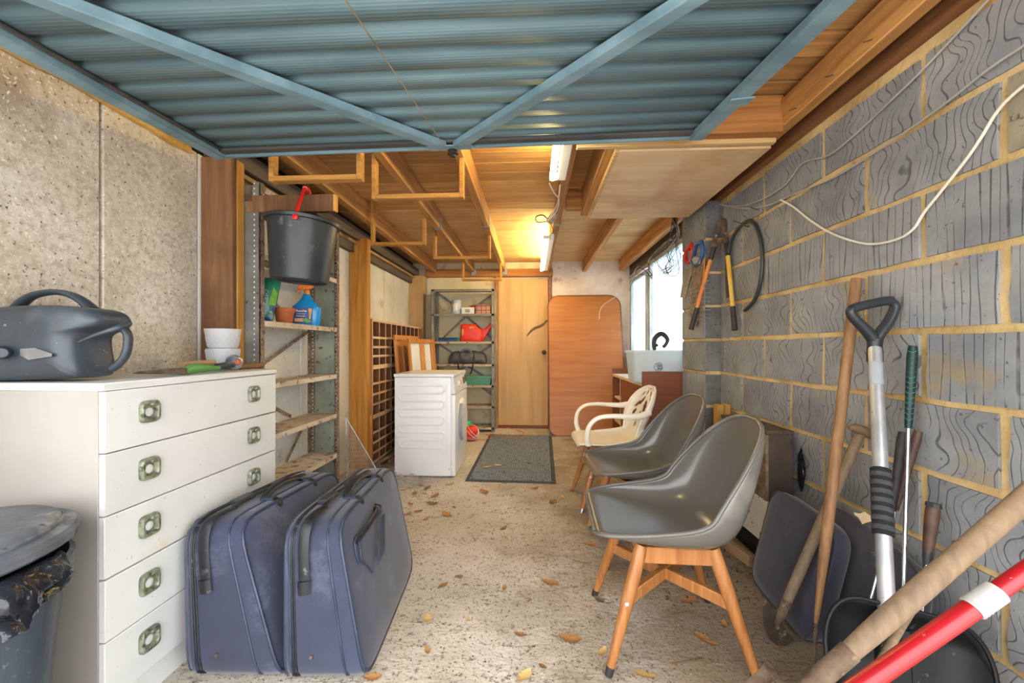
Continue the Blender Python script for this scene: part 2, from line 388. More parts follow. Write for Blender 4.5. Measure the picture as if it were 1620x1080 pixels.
def check_mat():
    m, t, b, v, r, o = base('red_check_card', .6)
    def band(ax):
        s = t.add('ShaderNodeSeparateXYZ'); t.link(o, s.inputs[0])
        f = t.add('ShaderNodeMath', operation='MULTIPLY'); f.inputs[1].default_value = 17.0; t.link(s.outputs[ax], f.inputs[0])
        g = t.add('ShaderNodeMath', operation='FRACT'); t.link(f.outputs[0], g.inputs[0])
        return t.ramp(g.outputs[0], [(0, W1), (.2, K0), (.5, (.35, .35, .35, 1)), (.7, K0)], 'CONSTANT')
    col = t.mix(band(0), lin('c9a58c'), lin('9a3f38')); col = t.mix(band(2), col, lin('93403a'))
    t.link(col, b.inputs['Base Color']); return m
M['check'] = check_mat()

# ------------------------------------------------------------------ mesh helpers
class MB:
    def __init__(s): s.v = []; s.f = []
    def add(s, v, f):
        o = len(s.v); s.v += [Vector(a) for a in v]; s.f += [tuple(i + o for i in q) for q in f]; return s
    def hexa(s, p):
        return s.add(p, [(3, 2, 1, 0), (4, 5, 6, 7), (0, 1, 5, 4), (1, 2, 6, 5), (2, 3, 7, 6), (3, 0, 4, 7)])
    def bx(s, x0, x1, y0, y1, z0, z1):
        x0, x1 = min(x0, x1), max(x0, x1); y0, y1 = min(y0, y1), max(y0, y1); z0, z1 = min(z0, z1), max(z0, z1)
        return s.hexa([(x0, y0, z0), (x1, y0, z0), (x1, y1, z0), (x0, y1, z0), (x0, y0, z1), (x1, y0, z1), (x1, y1, z1), (x0, y1, z1)])
    def bar(s, a, b, w, h, up=(0, 0, 1)):
        a, b = Vector(a), Vector(b); d = (b - a).normalized(); u = Vector(up)
        r = d.cross(u)
        if r.length < 1e-4: r = d.cross(Vector((1, 0, 0)))
        r.normalize(); u = r.cross(d).normalized()
        r = r * w / 2; u = u * h / 2
        return s.hexa([a - r - u, a + r - u, b + r - u, b - r - u, a - r + u, a + r + u, b + r + u, b - r + u])
    def tube(s, pts, r, n=10, cap=True, flat=None, closed=False):
        pts = [Vector(p) for p in pts]; k = len(pts)
        rs = r if isinstance(r, (list, tuple)) else [r] * k
        vs, fs = [], []
        T = []
        for i in range(k):
            if closed: d = pts[(i + 1) % k] - pts[i - 1]
            else: d = pts[min(i + 1, k - 1)] - pts[max(i - 1, 0)]
            T.append(d.normalized())
        up = Vector(flat[2]) if flat and len(flat) > 2 else (Vector((0, 0, 1)) if abs(T[0].z) < .9 else Vector((1, 0, 0)))
        u = (up - T[0] * up.dot(T[0])).normalized()
        for i in range(k):
            u = (u - T[i] * u.dot(T[i])).normalized()
            w = T[i].cross(u)
            fa, fb = (flat[0], flat[1]) if flat else (1, 1)
            for j in range(n):
                a = 2 * PI * j / n
                vs.append(pts[i] + (w * math.cos(a) * fa + u * math.sin(a) * fb) * rs[i])
        m = k if closed else k - 1
        for i in range(m):
            for j in range(n):
                a, b2 = i * n + j, i * n + (j + 1) % n
                c, d2 = ((i + 1) % k) * n + (j + 1) % n, ((i + 1) % k) * n + j
                fs.append((a, b2, c, d2))
        if cap and not closed:
            fs.append(tuple(range(n - 1, -1, -1))); fs.append(tuple((k - 1) * n + j for j in range(n)))
        return s.add(vs, fs)
    def lathe(s, prof, c=(0, 0, 0), n=32, mat=None, closed=False):
        vs, fs = [], []
        k = len(prof); mt = mat or Matrix.Identity(3); c = Vector(c)
        for r, z in prof:
            for j in range(n):
                a = 2 * PI * j / n
                vs.append(c + mt @ Vector((r * math.cos(a), r * math.sin(a), z)))
        for i in range(k - 1 + (1 if closed else 0)):
            for j in range(n):
                i2 = (i + 1) % k
                fs.append((i * n + j, i * n + (j + 1) % n, i2 * n + (j + 1) % n, i2 * n + j))
        if not closed:
            if prof[0][0] > 1e-5: fs.append(tuple(range(n - 1, -1, -1)))
            if prof[-1][0] > 1e-5: fs.append(tuple((k - 1) * n + j for j in range(n)))
        return s.add(vs, fs)
    def grid(s, fn, nu, nv, skip=None, wrap=False):
        vs = [fn(i / nu, j / nv) for j in range(nv + 1) for i in range(nu + 1)]
        fs = []
        for j in range(nv):
            for i in range(nu):
                if skip and skip((i + .5) / nu, (j + .5) / nv): continue
                a = j * (nu + 1) + i
                fs.append((a, a + 1, a + nu + 2, a + nu + 1))
        return s.add(vs, fs)
    def loft(s, rings, cap=True):
        n = len(rings[0]); vs = [p for r in rings for p in r]; fs = []
        for i in range(len(rings) - 1):
            for j in range(n):
                fs.append((i * n + j, i * n + (j + 1) % n, (i + 1) * n + (j + 1) % n, (i + 1) * n + j))
        if cap:
            fs.append(tuple(range(n - 1, -1, -1))); fs.append(tuple((len(rings) - 1) * n + j for j in range(n)))
        return s.add(vs, fs)
    def prism(s, out, fn, t0, t1):
        return s.loft([[fn(p, t0) for p in out], [fn(p, t1) for p in out]])
    def build(s, name, mat, parent=None, bevel=0, seg=1, ang=38, sub=0, solid=0, solid_off=0, origin=None):
        me = bpy.data.meshes.new(name)
        org = Vector(origin) if origin else Vector((0, 0, 0))
        me.from_pydata([tuple(v - org) for v in s.v], [], s.f)
        bm = bmesh.new(); bm.from_mesh(me)
        bmesh.ops.remove_doubles(bm, verts=bm.verts, dist=1e-5)
        bmesh.ops.recalc_face_normals(bm, faces=bm.faces)
        if bevel:
            es = [e for e in bm.edges if len(e.link_faces) == 2 and e.calc_face_angle(0) > .5]
            bmesh.ops.bevel(bm, geom=es, offset=bevel, segments=seg, profile=.6, affect='EDGES', clamp_overlap=True)
        for fc in bm.faces: fc.smooth = True
        bm.to_mesh(me); bm.free()
        me.set_sharp_from_angle(angle=math.radians(ang))
        me.materials.append(M[mat] if isinstance(mat, str) else mat)
        o = bpy.data.objects.new(name, me); C.objects.link(o)
        o.location = org
        if solid:
            d = o.modifiers.new('thick', 'SOLIDIFY'); d.thickness = solid; d.offset = solid_off
        if sub:
            d = o.modifiers.new('smooth', 'SUBSURF'); d.levels = sub; d.render_levels = sub
        if parent is not None:
            o.parent = parent
            if parent.get('_w'): o.matrix_parent_inverse = Matrix.LocRotScale(parent.location, parent.rotation_euler, None).inverted()
        return o
def thing(name, label, cat, loc=(0, 0, 0), rot=(0, 0, 0), group=None, world=True):
    o = bpy.data.objects.new(name, None); C.objects.link(o)
    o.empty_display_size = .05
    o.location = loc; o.rotation_euler = rot
    if world: o['_w'] = 1
    return tag(o, label, cat, group)
def tag(o, label, cat, group=None):
    o['label'] = label; o['category'] = cat
    if group: o['group'] = group
    return o
def struct(o): o['kind'] = 'structure'; return o
def stuff(o): o['kind'] = 'stuff'; return o
def dup(root, label=None, loc=None, rot=None):
    r = root.copy(); C.objects.link(r)
    if loc is not None: r.location = loc
    if rot is not None: r.rotation_euler = rot
    if label: r['label'] = label
    for ch in list(root.children):
        c = ch.copy(); C.objects.link(c); c.parent = r
        for g in list(ch.children):
            d = g.copy(); C.objects.link(d); d.parent = c
    return r
def catmull(P, n=8, closed=False):
    P = [Vector(p) for p in P]; out = []; k = len(P)
    for i in range(k if closed else k - 1):
        if closed: a, b, c, d = P[i - 1], P[i], P[(i + 1) % k], P[(i + 2) % k]
        else: a, b, c, d = P[max(i - 1, 0)], P[i], P[i + 1], P[min(i + 2, k - 1)]
        for j in range(n):
            t = j / n
            out.append(.5 * ((2 * b) + (c - a) * t + (2 * a - 5 * b + 4 * c - d) * t * t + (3 * b - a - 3 * c + d) * t ** 3))
    if not closed: out.append(P[-1])
    return out
def text(name, s, mat, parent, origin, xdir, up, size, depth=.0006, align='CENTER'):
    cu = bpy.data.curves.new(name, 'FONT'); cu.body = s; cu.size = size; cu.extrude = depth
    cu.align_x = align; cu.align_y = 'CENTER'; cu.resolution_u = 2
    tmp = bpy.data.objects.new(name + '_tmp', cu)
    me = bpy.data.meshes.new_from_object(tmp)
    bpy.data.objects.remove(tmp); bpy.data.curves.remove(cu)
    x = Vector(xdir).normalized(); u = Vector(up); u = (u - x * u.dot(x)).normalized(); nn = x.cross(u)
    R = Matrix((x, u, nn)).transposed().to_4x4(); R.translation = Vector(origin)
    me.transform(R); me.materials.clear(); me.materials.append(M[mat])
    o = bpy.data.objects.new(name, me); C.objects.link(o); o.parent = parent
    if parent.get('_w'): o.matrix_parent_inverse = Matrix.LocRotScale(parent.location, parent.rotation_euler, None).inverted()
    return o
# ================================================================== THE ROOM
XR, XL, YB, YF = 1.27, -1.60, 5.38, 0.42
CEIL = 2.20
fl = struct(MB().bx(-1.9, 1.75, YF - .3, 5.7, -.12, 0).build('floor', 'floor'))
struct(MB().bx(-9, 9, -14, YF - .3, -.14, -.015).build('trim_driveway', 'driveway'))
# ---- right wall: mortar bed with every block a piece of its own
wr = struct(MB().bx(XR, XR + .16, YF, 3.2, 0, 2.07).bx(XR, XR + .16, 3.2, YB, 0, .95).build('wall_right', 'mortar'))
ZB0 = -.003
def block_mesh(i, mat, L, Hh=.203, D=.10):
    r = random.Random(50 + i); b = MB()
    nu, nv = 6, 3
    b.grid(lambda u, v: Vector((-.0 + (r.uniform(-.0012, .0012)), (u - .5) * L, (v - .5) * Hh)), nu, nv)
    bm = bmesh.new()
    n = len(b.v)
    for k, p in enumerate(b.v):
        j, ii = divmod(k, nu + 1)
        if ii in (0, nu): p.y += r.uniform(-.004, .004)
        if j in (0, nv): p.z += r.uniform(-.003, .003)
    # skirt back to the mortar
    rim = [j * (nu + 1) for j in range(nv + 1)]
    loop = [i for i in range(nu + 1)] + [j * (nu + 1) + nu for j in range(1, nv + 1)] + [nv * (nu + 1) + i for i in range(nu - 1, -1, -1)] + [j * (nu + 1) for j in range(nv - 1, 0, -1)]
    base_i = len(b.v)
    for k in loop: b.v.append(Vector((.03, b.v[k].y * 1.004, b.v[k].z * 1.006)))
    m = len(loop)
    for a in range(m): b.f.append((loop[a], loop[(a + 1) % m], base_i + (a + 1) % m, base_i + a))
    o = b.build('block', mat, bevel=0)
    me = o.data; bpy.data.objects.remove(o); return me
BM = {}
for mt in ('block_wavy', 'block_straight', 'block_tan'):
    for i in range(3): BM[(mt, i)] = block_mesh(i, mt, .428)
def put_block(y0, y1, k, mt=None, x=XR):
    L = y1 - y0
    if L < .05: return
    zc = ZB0 + (k + .5) * .225; yc = (y0 + y1) / 2
    if mt is None: mt = 'block_wavy'
    o = bpy.data.objects.new('block', BM[(mt, rnd.randrange(3))]); C.objects.link(o); o.parent = wr
    o.location = (x - .0055 - rnd.uniform(0, .005), yc, zc)
    o.scale = (1, (L - .026) / .428, 1)
straight = {(5, 2.5): 1, (6, 2.05): 1, (5, 1.6): 1, (5, 1.15): 1, (4, 1.375): 1, (6, 1.6): 1, (6, 1.15): 1, (7, 1.6): 0}
for k in range(10):
    odd = (k - 4) % 2 != 0       # joints of course 0..1 sit at 2.275 + n*.45
    y = 2.5 if odd else 2.725
    ys = [y - .45 * n for n in range(-1, 7)]
    top = 0
    for a, b_ in zip(ys[:-1], ys[1:]):
        lo, hi = max(b_, YF), min(a, 2.79)
        if hi <= lo: continue
        ctr = (a + b_) / 2; mt = 'block_wavy'
        if k in (6,) and hi < 2.3: mt = 'block_straight'
        if k == 5 and hi < 1.62: mt = 'block_straight'
        if k == 4 and hi < 1.45: mt = 'block_straight'
        if k == 8 and 2.05 < ctr < 2.3: mt = 'block_tan'
        if k == 7 and ctr < 1.2: mt = 'block_tan'
        if k == 3 and 1.1 < hi < 1.2: mt = 'block_wavy'
        h = k
        if k == 9: continue
        put_block(lo, hi, k, mt)
# pier beside the window, laid of its own blocks
for k in range(9):
    z0, z1 = ZB0 + k * .225 + .006, ZB0 + (k + 1) * .225 - .006
    o = MB().bx(1.165, 1.272, 2.785 + rnd.uniform(0, .004), 3.2, z0, z1 if k < 8 else 2.06).build('block', 'block_dark', wr, bevel=.006)
    o2 = MB().bx(1.161, 1.1665, 2.79, 3.197, z0 + .004, (z1 if k < 8 else 2.06) - .004).build('block', 'block_wavy' if k % 2 == 0 else 'block_straight', wr, bevel=.002)
MB().bx(1.169, 1.268, 2.79, 3.19, 0, 2.05).build('mortar_core', 'mortar', wr)
# below the window
for k in range(4):
    y = 3.2
    off = 0 if k % 2 else .225
    ys = [3.2] + [3.2 + off + .45 * n for n in range(0 if off else 1, 6)]
    for a, b_ in zip(ys[:-1], ys[1:]):
        if b_ <= YB: put_block(a, b_, k)
# timber wall plate along the head of the block wall
struct(MB().hexa([(1.225, YF, 2.055), (1.33, YF, 2.055), (1.33, 3.2, 2.055), (1.225, 3.2, 2.055), (1.235, YF, 2.125), (1.33, YF, 2.125), (1.33, 3.2, 2.125), (1.235, 3.2, 2.125)]).build('trim_wall_plate_right', 'plate'))
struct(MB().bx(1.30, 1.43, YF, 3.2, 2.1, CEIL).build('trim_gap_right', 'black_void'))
# ---- left wall: aggregate panels, each its own slab
wl = struct(MB().bx(XL - .12, XL - .03, YF, YB + .1, 0, 2.01).build('wall_left', 'black_void'))
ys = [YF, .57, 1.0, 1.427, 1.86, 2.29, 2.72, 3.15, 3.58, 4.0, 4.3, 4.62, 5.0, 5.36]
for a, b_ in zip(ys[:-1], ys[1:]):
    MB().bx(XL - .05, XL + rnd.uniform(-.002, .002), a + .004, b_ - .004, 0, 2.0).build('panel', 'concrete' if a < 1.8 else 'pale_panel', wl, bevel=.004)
def post(x0, x1, y0, y1, z1, mt): return MB().bx(x0, x1, y0, y1, 0, z1).build('post', mt, wl, bevel=.004)
post(XL, -1.44, 1.875, 1.905, 1.99, 'post_dark')
post(XL + .002, -1.437, 1.905, 1.955, 1.985, 'post')
post(XL, -1.435, 3.46, 3.53, 2.02, 'post')
post(XL, -1.41, 5.18, 5.3, 2.0, 'ply_door')
MB().bx(XL - .01, XL + .1, 1.9, 5.3, 2.0, 2.1).build('wall_plate', 'joist_dark', wl, bevel=.004)
MB().bx(XL - .01, XL + .045, 1.96, 5.2, 1.90, 2.0).build('rail', 'joist_dark', wl, bevel=.003)
MB().bx(XL + .045, XL + .075, 1.96, 5.2, 1.965, 1.99).build('batten', 'plank', wl, bevel=.002)
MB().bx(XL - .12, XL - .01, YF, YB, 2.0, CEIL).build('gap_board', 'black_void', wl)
fo = MB()
fo.tube([(XL + .005, .5 + i * .1, 1.99 + rnd.uniform(-.008, .008)) for i in range(14)], [rnd.uniform(.012, .02) for i in range(14)], 8)
fo.build('foam_seal', 'foam_yellow', wl)
# ---- back wall
wb_ = struct(MB().bx(XL - .1, XR + .2, YB, YB + .1, 0, 2.2).build('wall_back', 'cream_board'))
MB().bx(.262, XR + .02, YB - .03, YB, 0, 2.2).build('plaster_panel', 'plaster', wb_)
MB().bx(-1.42, .27, YB - .07, YB, 2.0, 2.1).build('head_beam', 'joist_x', wb_, bevel=.004)
MB().bx(-1.41, -.46, YB - .012, YB, 1.0, 2.0).build('cream_sheet', 'cream_board', wb_)
# ---- inner plywood door
d2 = struct(MB().bx(-.462, .272, YB - .05, YB, 0, .06).build('door_2', 'mahogany'))
MB().bx(-.447, .205, YB - .058, YB - .02, .045, 1.965).build('leaf', 'ply_door', d2, bevel=.002)
MB().bx(.212, .25, YB - .07, YB - .002, 0, 2.0).build('jamb', 'mahogany', d2, bevel=.003)
MB().bx(-.482, -.452, YB - .07, YB - .002, 0, 2.0).build('jamb', 'edge_wood', d2, bevel=.003)
kn = MB().lathe([(.012, 0), (.012, .02), (.024, .03), (.03, .042), (.026, .055), (.012, .062), (0, .063)], (.155, YB - .058, 1.005), 20, Matrix.Rotation(PI / 2, 3, 'X'))
kn.build('door_knob', 'grip_brown', d2)
p = [onY(875, 513, YB - .0585), onY(872, 520, YB - .0585)]
dm = MB().tube(catmull([onY(833, 532, YB - .059), onY(843, 521, YB - .0595), onY(858, 514, YB - .0595), onY(866, 506, YB - .059)], 5), [.004, .008, .011, .013, .015, .017, .018, .018, .018, .017, .016, .015, .014, .013, .012, .010], 8, flat=(1, .12, (0, 1, 0)))
dm.build('scuff', 'scuff', d2)
# ---- roof: boards, then plywood sheets; joists
ce = struct(MB().bx(XL - .12, XR + .2, YF - .3, YB + .1, CEIL + .02, CEIL + .05).build('ceiling', 'black_void'))
y = YF - .3; i = 0
while y < 3.22:
    h = .138
    dz = rnd.uniform(-.002, .002)
    MB().bx(XL - .1, XR + .15, y + .005, y + h - .005, CEIL + dz, CEIL + .02).build('board', 'roof_board', ce, bevel=.002)
    y += h; i += 1
while y < YB:
    MB().bx(XL - .1, XR + .15, y + .002, min(y + .295, YB + .05), CEIL - .004 + rnd.uniform(-.002, .002), CEIL + .02).build('sheet', 'roof_ply', ce, bevel=.003)
    y += .297
def joist(x, y0, y1, w=.05, z=2.06, mt='joist', zt=None):
    return MB().bx(x - w / 2, x + w / 2, y0, y1, z, zt or CEIL - .003).build('joist', mt, ce, bevel=.004)
joist(-1.30, .5, YB - .07, .06)
for x in (-.79, -.38, .2): joist(x, .5, YB - .07)
joist(.68, 2.95, YB - .03, .05)
joist(.375, 1.95, 2.95, .05, 2.02)
MB().hexa([(1.12, .45, 2.06), (1.185, .45, 2.075), (1.185, 5.3, 2.06), (1.12, 5.3, 2.055), (1.10, .45, 2.16), (1.175, .45, 2.2), (1.185, 5.3, CEIL), (1.12, 5.3, CEIL)]).build('joist', 'joist', ce, bevel=.004)
for px, py in ((930, 170), (745, 340), (580, 500), (480, 590)):
    q = onZ(1080 + px / 3, py / 3, 2.09)
    MB().tube([(1.135, q.y, 2.085), (1.09, q.y + .006, 2.075)], .0022, 6).build('nail', 'rust', ce)
MB().bx(.2, 1.12, 1.86, 1.915, 2.03, CEIL - .004).build('cross_beam', 'joist_x', ce, bevel=.003)
MB().bx(.21, 1.12, 1.915, 1.945, 2.01, 2.05).build('cross_batten', 'roof_ply', ce, bevel=.003)
MB().bx(.24, .4, 2.9, 2.94, 2.05, CEIL - .004).build('nogging', 'joist_x', ce, bevel=.003)
for x, y in ((-.79, 3.32), (-.38, 3.30), (.2, 3.25), (.68, 2.98)):
    b = MB().bx(x - .029, x + .029, y, y + .05, 2.054, 2.059).bx(x - .031, x - .026, y, y + .05, 2.054, 2.15).bx(x + .026, x + .031, y, y + .05, 2.054, 2.15)
    b.build('joist_hanger', 'zinc', ce)
for x in (-.77, -.36):
    b = MB().bx(x - .03, x + .03, YB - .09, YB - .07, 2.02, 2.10)
    b.build('joist_hanger', 'zinc', ce)
# ply panel fixed below the joists
lp = MB().bx(.43, 1.1, 2.4, 2.45, 2.012, 2.06).build('panel_bearer', 'joist_x', ce)
MB().bx(.415, 1.115, 1.95, 2.95, 2.0, 2.012).build('sheet', 'ply', lp)
MB().bx(.395, .415, 1.95, 2.95, 1.998, 2.05).build('edge_strip', 'roof_ply', lp, bevel=.002)
MB().bx(.415, 1.115, 2.94, 2.953, 1.998, 2.03).build('edge_strip', 'roof_ply', lp, bevel=.002)
# ---- window in the right wall
w1 = struct(MB().bx(XR - .02, XR + .12, 3.2, YB - .01, .93, .955).build('window_1', 'win_frame', bevel=.003))
for (y0, y1, n) in ((5.27, 5.33, 'frame_post'), (4.44, 4.5, 'mullion'), (3.2, 3.24, 'frame_post')):
    MB().bx(XR - .005, XR + .06, y0, y1, .955, 1.98).build(n, 'win_frame', w1, bevel=.004)
MB().bx(XR - .005, XR + .06, 3.2, 5.33, 1.95, 2.0).build('frame_head', 'win_frame', w1, bevel=.004)
sash = MB().bx(XR - .02, XR + .03, 4.5, 4.55, .96, 1.93).build('sash', 'win_frame', w1, bevel=.004)
for a in ((4.55, 5.2, .96, 1.01), (4.55, 5.2, 1.88, 1.93), (5.2, 5.26, .96, 1.93)):
    MB().bx(XR - .02, XR + .03, *a).build('sash_rail', 'win_frame', sash, bevel=.004)
MB().bx(XR + .012, XR + .018, 4.53, 5.22, .98, 1.9).build('pane', 'frosted', w1)
MB().bx(XR + .03, XR + .036, 3.22, 4.46, .955, 1.96).build('pane', 'frosted', w1)
struct(MB().bx(XR, XR + .15, 3.2, YB, 2.0, CEIL).build('trim_lintel', 'joist_dark'))

# ================================================================== UP-AND-OVER DOOR (open overhead)
DL, DR_ = at(345, 243, 1.79), at(1105, 213, 1.79)
dd = -ray(799, 497).normalized()
du = (DR_ - DL); DW = du.length; du.normalize()
dd = (dd - du * du.dot(dd)).normalized()
dn = du.cross(dd); dn = dn if dn.z < 0 else -dn      # towards the floor
DLEN = 2.02
def D(a, b, n=0.0): return DL + du * a + dd * b + dn * n
def dproj(px, py):
    r = ray(px, py); t = (DL - EYEV).dot(dn) / r.dot(dn); q = EYEV + r * t - DL
    return q.dot(du), q.dot(dd)
dr = MB()
prof = []
b = .0; per = .106
while b < DLEN - .1:
    prof += [(b, -.006), (b + .072, -.006), (b + .078, -.019), (b + .1, -.019)]
    b += per
prof.append((DLEN, -.006))
dr.grid(lambda u, v: Vector((0, 0, 0)), 1, 1) if False else None
vs = []; fs = []
for (bb, nn) in prof: vs += [D(.02, bb + .01, nn), D(DW - .02, bb + .01, nn)]
for i in range(len(prof) - 1): fs.append((2 * i, 2 * i + 1, 2 * i + 3, 2 * i + 2))
dr.add(vs, fs)
# mesh in the panel's own axes so the pressed ribs follow it
d1 = struct(MB().hexa([D(0, 0, -.03), D(DW, 0, -.03), D(DW, .012, -.03), D(0, .012, -.03), D(0, 0, 0), D(DW, 0, 0), D(DW, .012, 0), D(0, .012, 0)]).build('door_1', 'door_frame'))
skin = dr.build('door_sheet', 'door_skin', d1, solid=.002)
Rm = Matrix((du, dd, dn)).transposed().to_4x4(); Rm.translation = DL
skin.data.transform(Rm.inverted()); skin.matrix_parent_inverse = Rm
def dbar(name, a0, b0, a1, b1, w, h, mt, n0=0.0, lip=True):
    p, q = D(a0, b0, n0 + h / 2 - .004), D(a1, b1, n0 + h / 2 - .004)
    m = MB().bar(p, q, w, h, dn)
    return m.build(name, mt, d1, bevel=.003)
dbar('edge_rail', .012, .0, .012, DLEN, .05, .03, 'door_frame')
dbar('edge_rail', DW - .012, .0, DW - .012, DLEN, .06, .03, 'door_frame')
dbar('edge_lip', .045, .0, .045, DLEN, .012, .012, 'door_edge')
dbar('end_rail', .02, .03, DW - .02, .03, .04, .014, 'door_edge')
dbar('end_lip', 0, .0, DW, .0, .014, .024, 'door_frame')
for (pa, nm) in (((133, 7), 0), ((1060, 7), 1)):
    a, b2 = dproj(*pa)
    a0 = .485 * DW + (-.03 if nm == 0 else .03)
    k = (DLEN - .03 - .03) / (b2 - .03)
    dbar('brace', a0, .03, a0 + (a - a0) * k, .03 + (b2 - .03) * k, .046, .03, 'door_frame', .006)
MB().hexa([D(.44 * DW, .0, .02), D(.53 * DW, .0, .02), D(.53 * DW, .05, .02), D(.44 * DW, .05, .02), D(.44 * DW, .0, .026), D(.53 * DW, .0, .026), D(.53 * DW, .05, .026), D(.44 * DW, .05, .026)]).build('gusset_plate', 'door_frame', d1, bevel=.002)
pu = MB()
Rl = Matrix((du, dn.cross(du), dn)).transposed()
pu.lathe([(0, 0), (.02, 0), (.024, .006), (.024, .018), (.012, .022), (.012, .03), (0, .03)], D(.488 * DW, .0, .024), 18, Rl).build('lock_boss', 'grip_dark', d1)
a, b2 = dproj(560, 5)
MB().tube([D(.48 * DW, .01, .04), D((.48 * DW + a) / 2, (b2) / 2, .03), D(a, b2, .024), D(a + (a - .48 * DW) * .8, b2 * 1.8, .02)], .0018, 6).build('pull_cable', 'plank', d1)
for bb in (.33, 1.0):
    MB().hexa([D(DW - .05, bb, .026), D(DW + .03, bb - .02, .026), D(DW + .03, bb + .04, .026), D(DW - .05, bb + .03, .026), D(DW - .05, bb, .033), D(DW + .03, bb - .02, .033), D(DW + .03, bb + .04, .033), D(DW - .05, bb + .03, .033)]).build('bracket', 'door_frame', d1, bevel=.002)
# ================================================================== LEFT SIDE
# ---- chest of drawers
CX, CY0, CY1, CT = -1.165, 1.045, 1.785, .972
ch = thing('chest_of_drawers', 'white laminate chest of five drawers with square tarnished pulls against the left concrete wall', 'chest', (-1.36, 1.41, 0))
MB().bx(-1.575, CX - .018, CY0, CY0 + .018, 0, CT - .022).build('side_panel', 'laminate_side', ch, bevel=.001)
MB().bx(-1.575, CX - .018, CY1 - .018, CY1, 0, CT - .022).build('side_panel', 'laminate_side', ch, bevel=.001)
MB().bx(-1.575, -1.56, CY0 + .018, CY1 - .018, .02, CT - .022).build('back_panel', 'laminate_side', ch)
MB().bx(-1.578, CX + .002, CY0 - .004, CY1 + .004, CT - .022, CT).build('top', 'laminate', ch, bevel=.003)
MB().bx(CX - .05, CX - .018, CY0 + .018, CY1 - .018, 0, .085).build('plinth', 'laminate', ch)
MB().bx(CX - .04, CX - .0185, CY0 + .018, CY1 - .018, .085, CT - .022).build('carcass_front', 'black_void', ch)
dh = (CT - .024 - .085) / 5
def pull(par, y, z):
    b = MB(); n = 40; rings = []
    def sq(r, x):
        out = []
        for j in range(n):
            a = 2 * PI * j / n; c, s_ = math.cos(a), math.sin(a)
            k = (abs(c) ** 5 + abs(s_) ** 5) ** (-1 / 5)
            out.append(Vector((x, y + r * c * k, z + r * s_ * k * 1.06)))
        return out
    rings = [sq(.031, CX), sq(.031, CX + .009), sq(.028, CX + .014), sq(.0225, CX + .014), sq(.019, CX + .009), sq(.0185, CX + .0035), sq(.012, CX + .0035)]
    b.loft(rings, cap=False)
    p = b.build('pull_ring', 'brass', par)
    MB().lathe([(.0135, 0), (.0135, .003), (.012, .0042), (0, .0046)], (CX + .0005, y, z - .002), 20, Matrix.Rotation(PI / 2, 3, 'Y')).build('pull_disc', 'laminate', p)
    MB().lathe([(.019, 0), (.0185, .0028), (.0132, .0032), (.0132, 0)], (CX + .0005, y, z - .002), 20, Matrix.Rotation(PI / 2, 3, 'Y')).build('pull_plate', 'brass', p)
    MB().bx(CX + .008, CX + .017, y - .004, y + .024, z + .015, z + .028).build('finger_lip', 'brass', p, bevel=.004)
for i in range(5):
    z1 = CT - .024 - i * dh
    dx = rnd.uniform(-.0015, .0015)
    f = MB().bx(CX - .018, CX + dx, CY0 + .002, CY1 - .002, z1 - dh + .004, z1).build('drawer_front', 'laminate', ch, bevel=.0015)
    for y in (1.172, 1.632): pull(f, y, z1 - dh * .42)
# ---- watering can lying along the chest top
def inflate(b, outline, fn, half, ex=4, n=7):
    cx = sum(p[0] for p in outline) / len(outline); cy = sum(p[1] for p in outline) / len(outline)
    rings = []
    for i in range(-n, n + 1):
        t = math.sin(i / n * PI / 2)
        s_ = max(.02, (1 - abs(t) ** ex)) ** (1.0 / ex)
        rings.append([fn(((p[0] - cx) * s_ + cx, (p[1] - cy) * s_ + cy), t * half) for p in outline])
    b.loft(rings)
wc = thing('watering_can', 'large black plastic watering can with an arched handle on top of the white chest', 'watering can', (-1.38, 1.16, CT))
WZ = 1.21
def wp(px, py, z=WZ): return at(px, py, z)
oc = [(-8, 599), (10, 600), (90, 598), (170, 595), (181, 590), (182, 578), (178, 556), (177, 537), (183, 528), (196, 522), (207, 517), (210.5, 509), (206, 499), (192, 492), (165, 488.5), (120, 487), (70, 489.5), (32, 494), (16, 500), (5, 508), (-5, 520), (-9, 545), (-10, 575)]
o3 = catmull([(a, c, 0) for a, c in oc], 4, True)
b = MB(); inflate(b, [(p.x, p.y) for p in o3], lambda p, t: wp(p[0], p[1], 1.235) + Vector((0, t - .05, 0)), .075, 5)
for v in b.v: v.z = max(v.z, CT + .001); v.x = max(v.x, -1.592)
can = b.build('body', 'can_plastic', wc, ang=60)
hp = catmull([wp(18, 503), wp(30, 484), wp(47, 470), wp(68, 463.5), wp(92, 462), wp(114, 467), wp(132, 477), wp(147, 490)], 6)
MB().tube(hp, [.0165 - .004 * math.sin(PI * i / (len(hp) - 1)) for i in range(len(hp))], 12, flat=(1.3, .72)).build('top_handle', 'can_plastic', wc)
hp = catmull([wp(192, 517), wp(201.5, 528), wp(202.5, 543), wp(199, 560), wp(190, 573), wp(178, 583)], 6)
MB().tube(hp, .0105, 12, flat=(1.2, 1.0)).build('back_handle', 'can_plastic', wc)
MB().tube([wp(1, 557, 1.12), wp(2, 558, 1.085), wp(2, 558, 1.078)], [.02, .017, .012], 14).build('spout_boss', 'can_plastic', wc)
lab = [(31.5, 551.5), (55, 550.2), (82, 559), (82, 563.5), (45, 569), (31.5, 562)]
MB().prism([(a, c) for a, c in lab], lambda p, t: at(p[0], p[1], 1.104 + t), 0, .012).build('diamond_badge', 'steel', wc)
b = MB()
rid = catmull([wp(124, 541, 1.113), wp(150, 530, 1.113), wp(172, 523, 1.116), wp(190, 517, 1.13), wp(203, 511, 1.16)], 5)
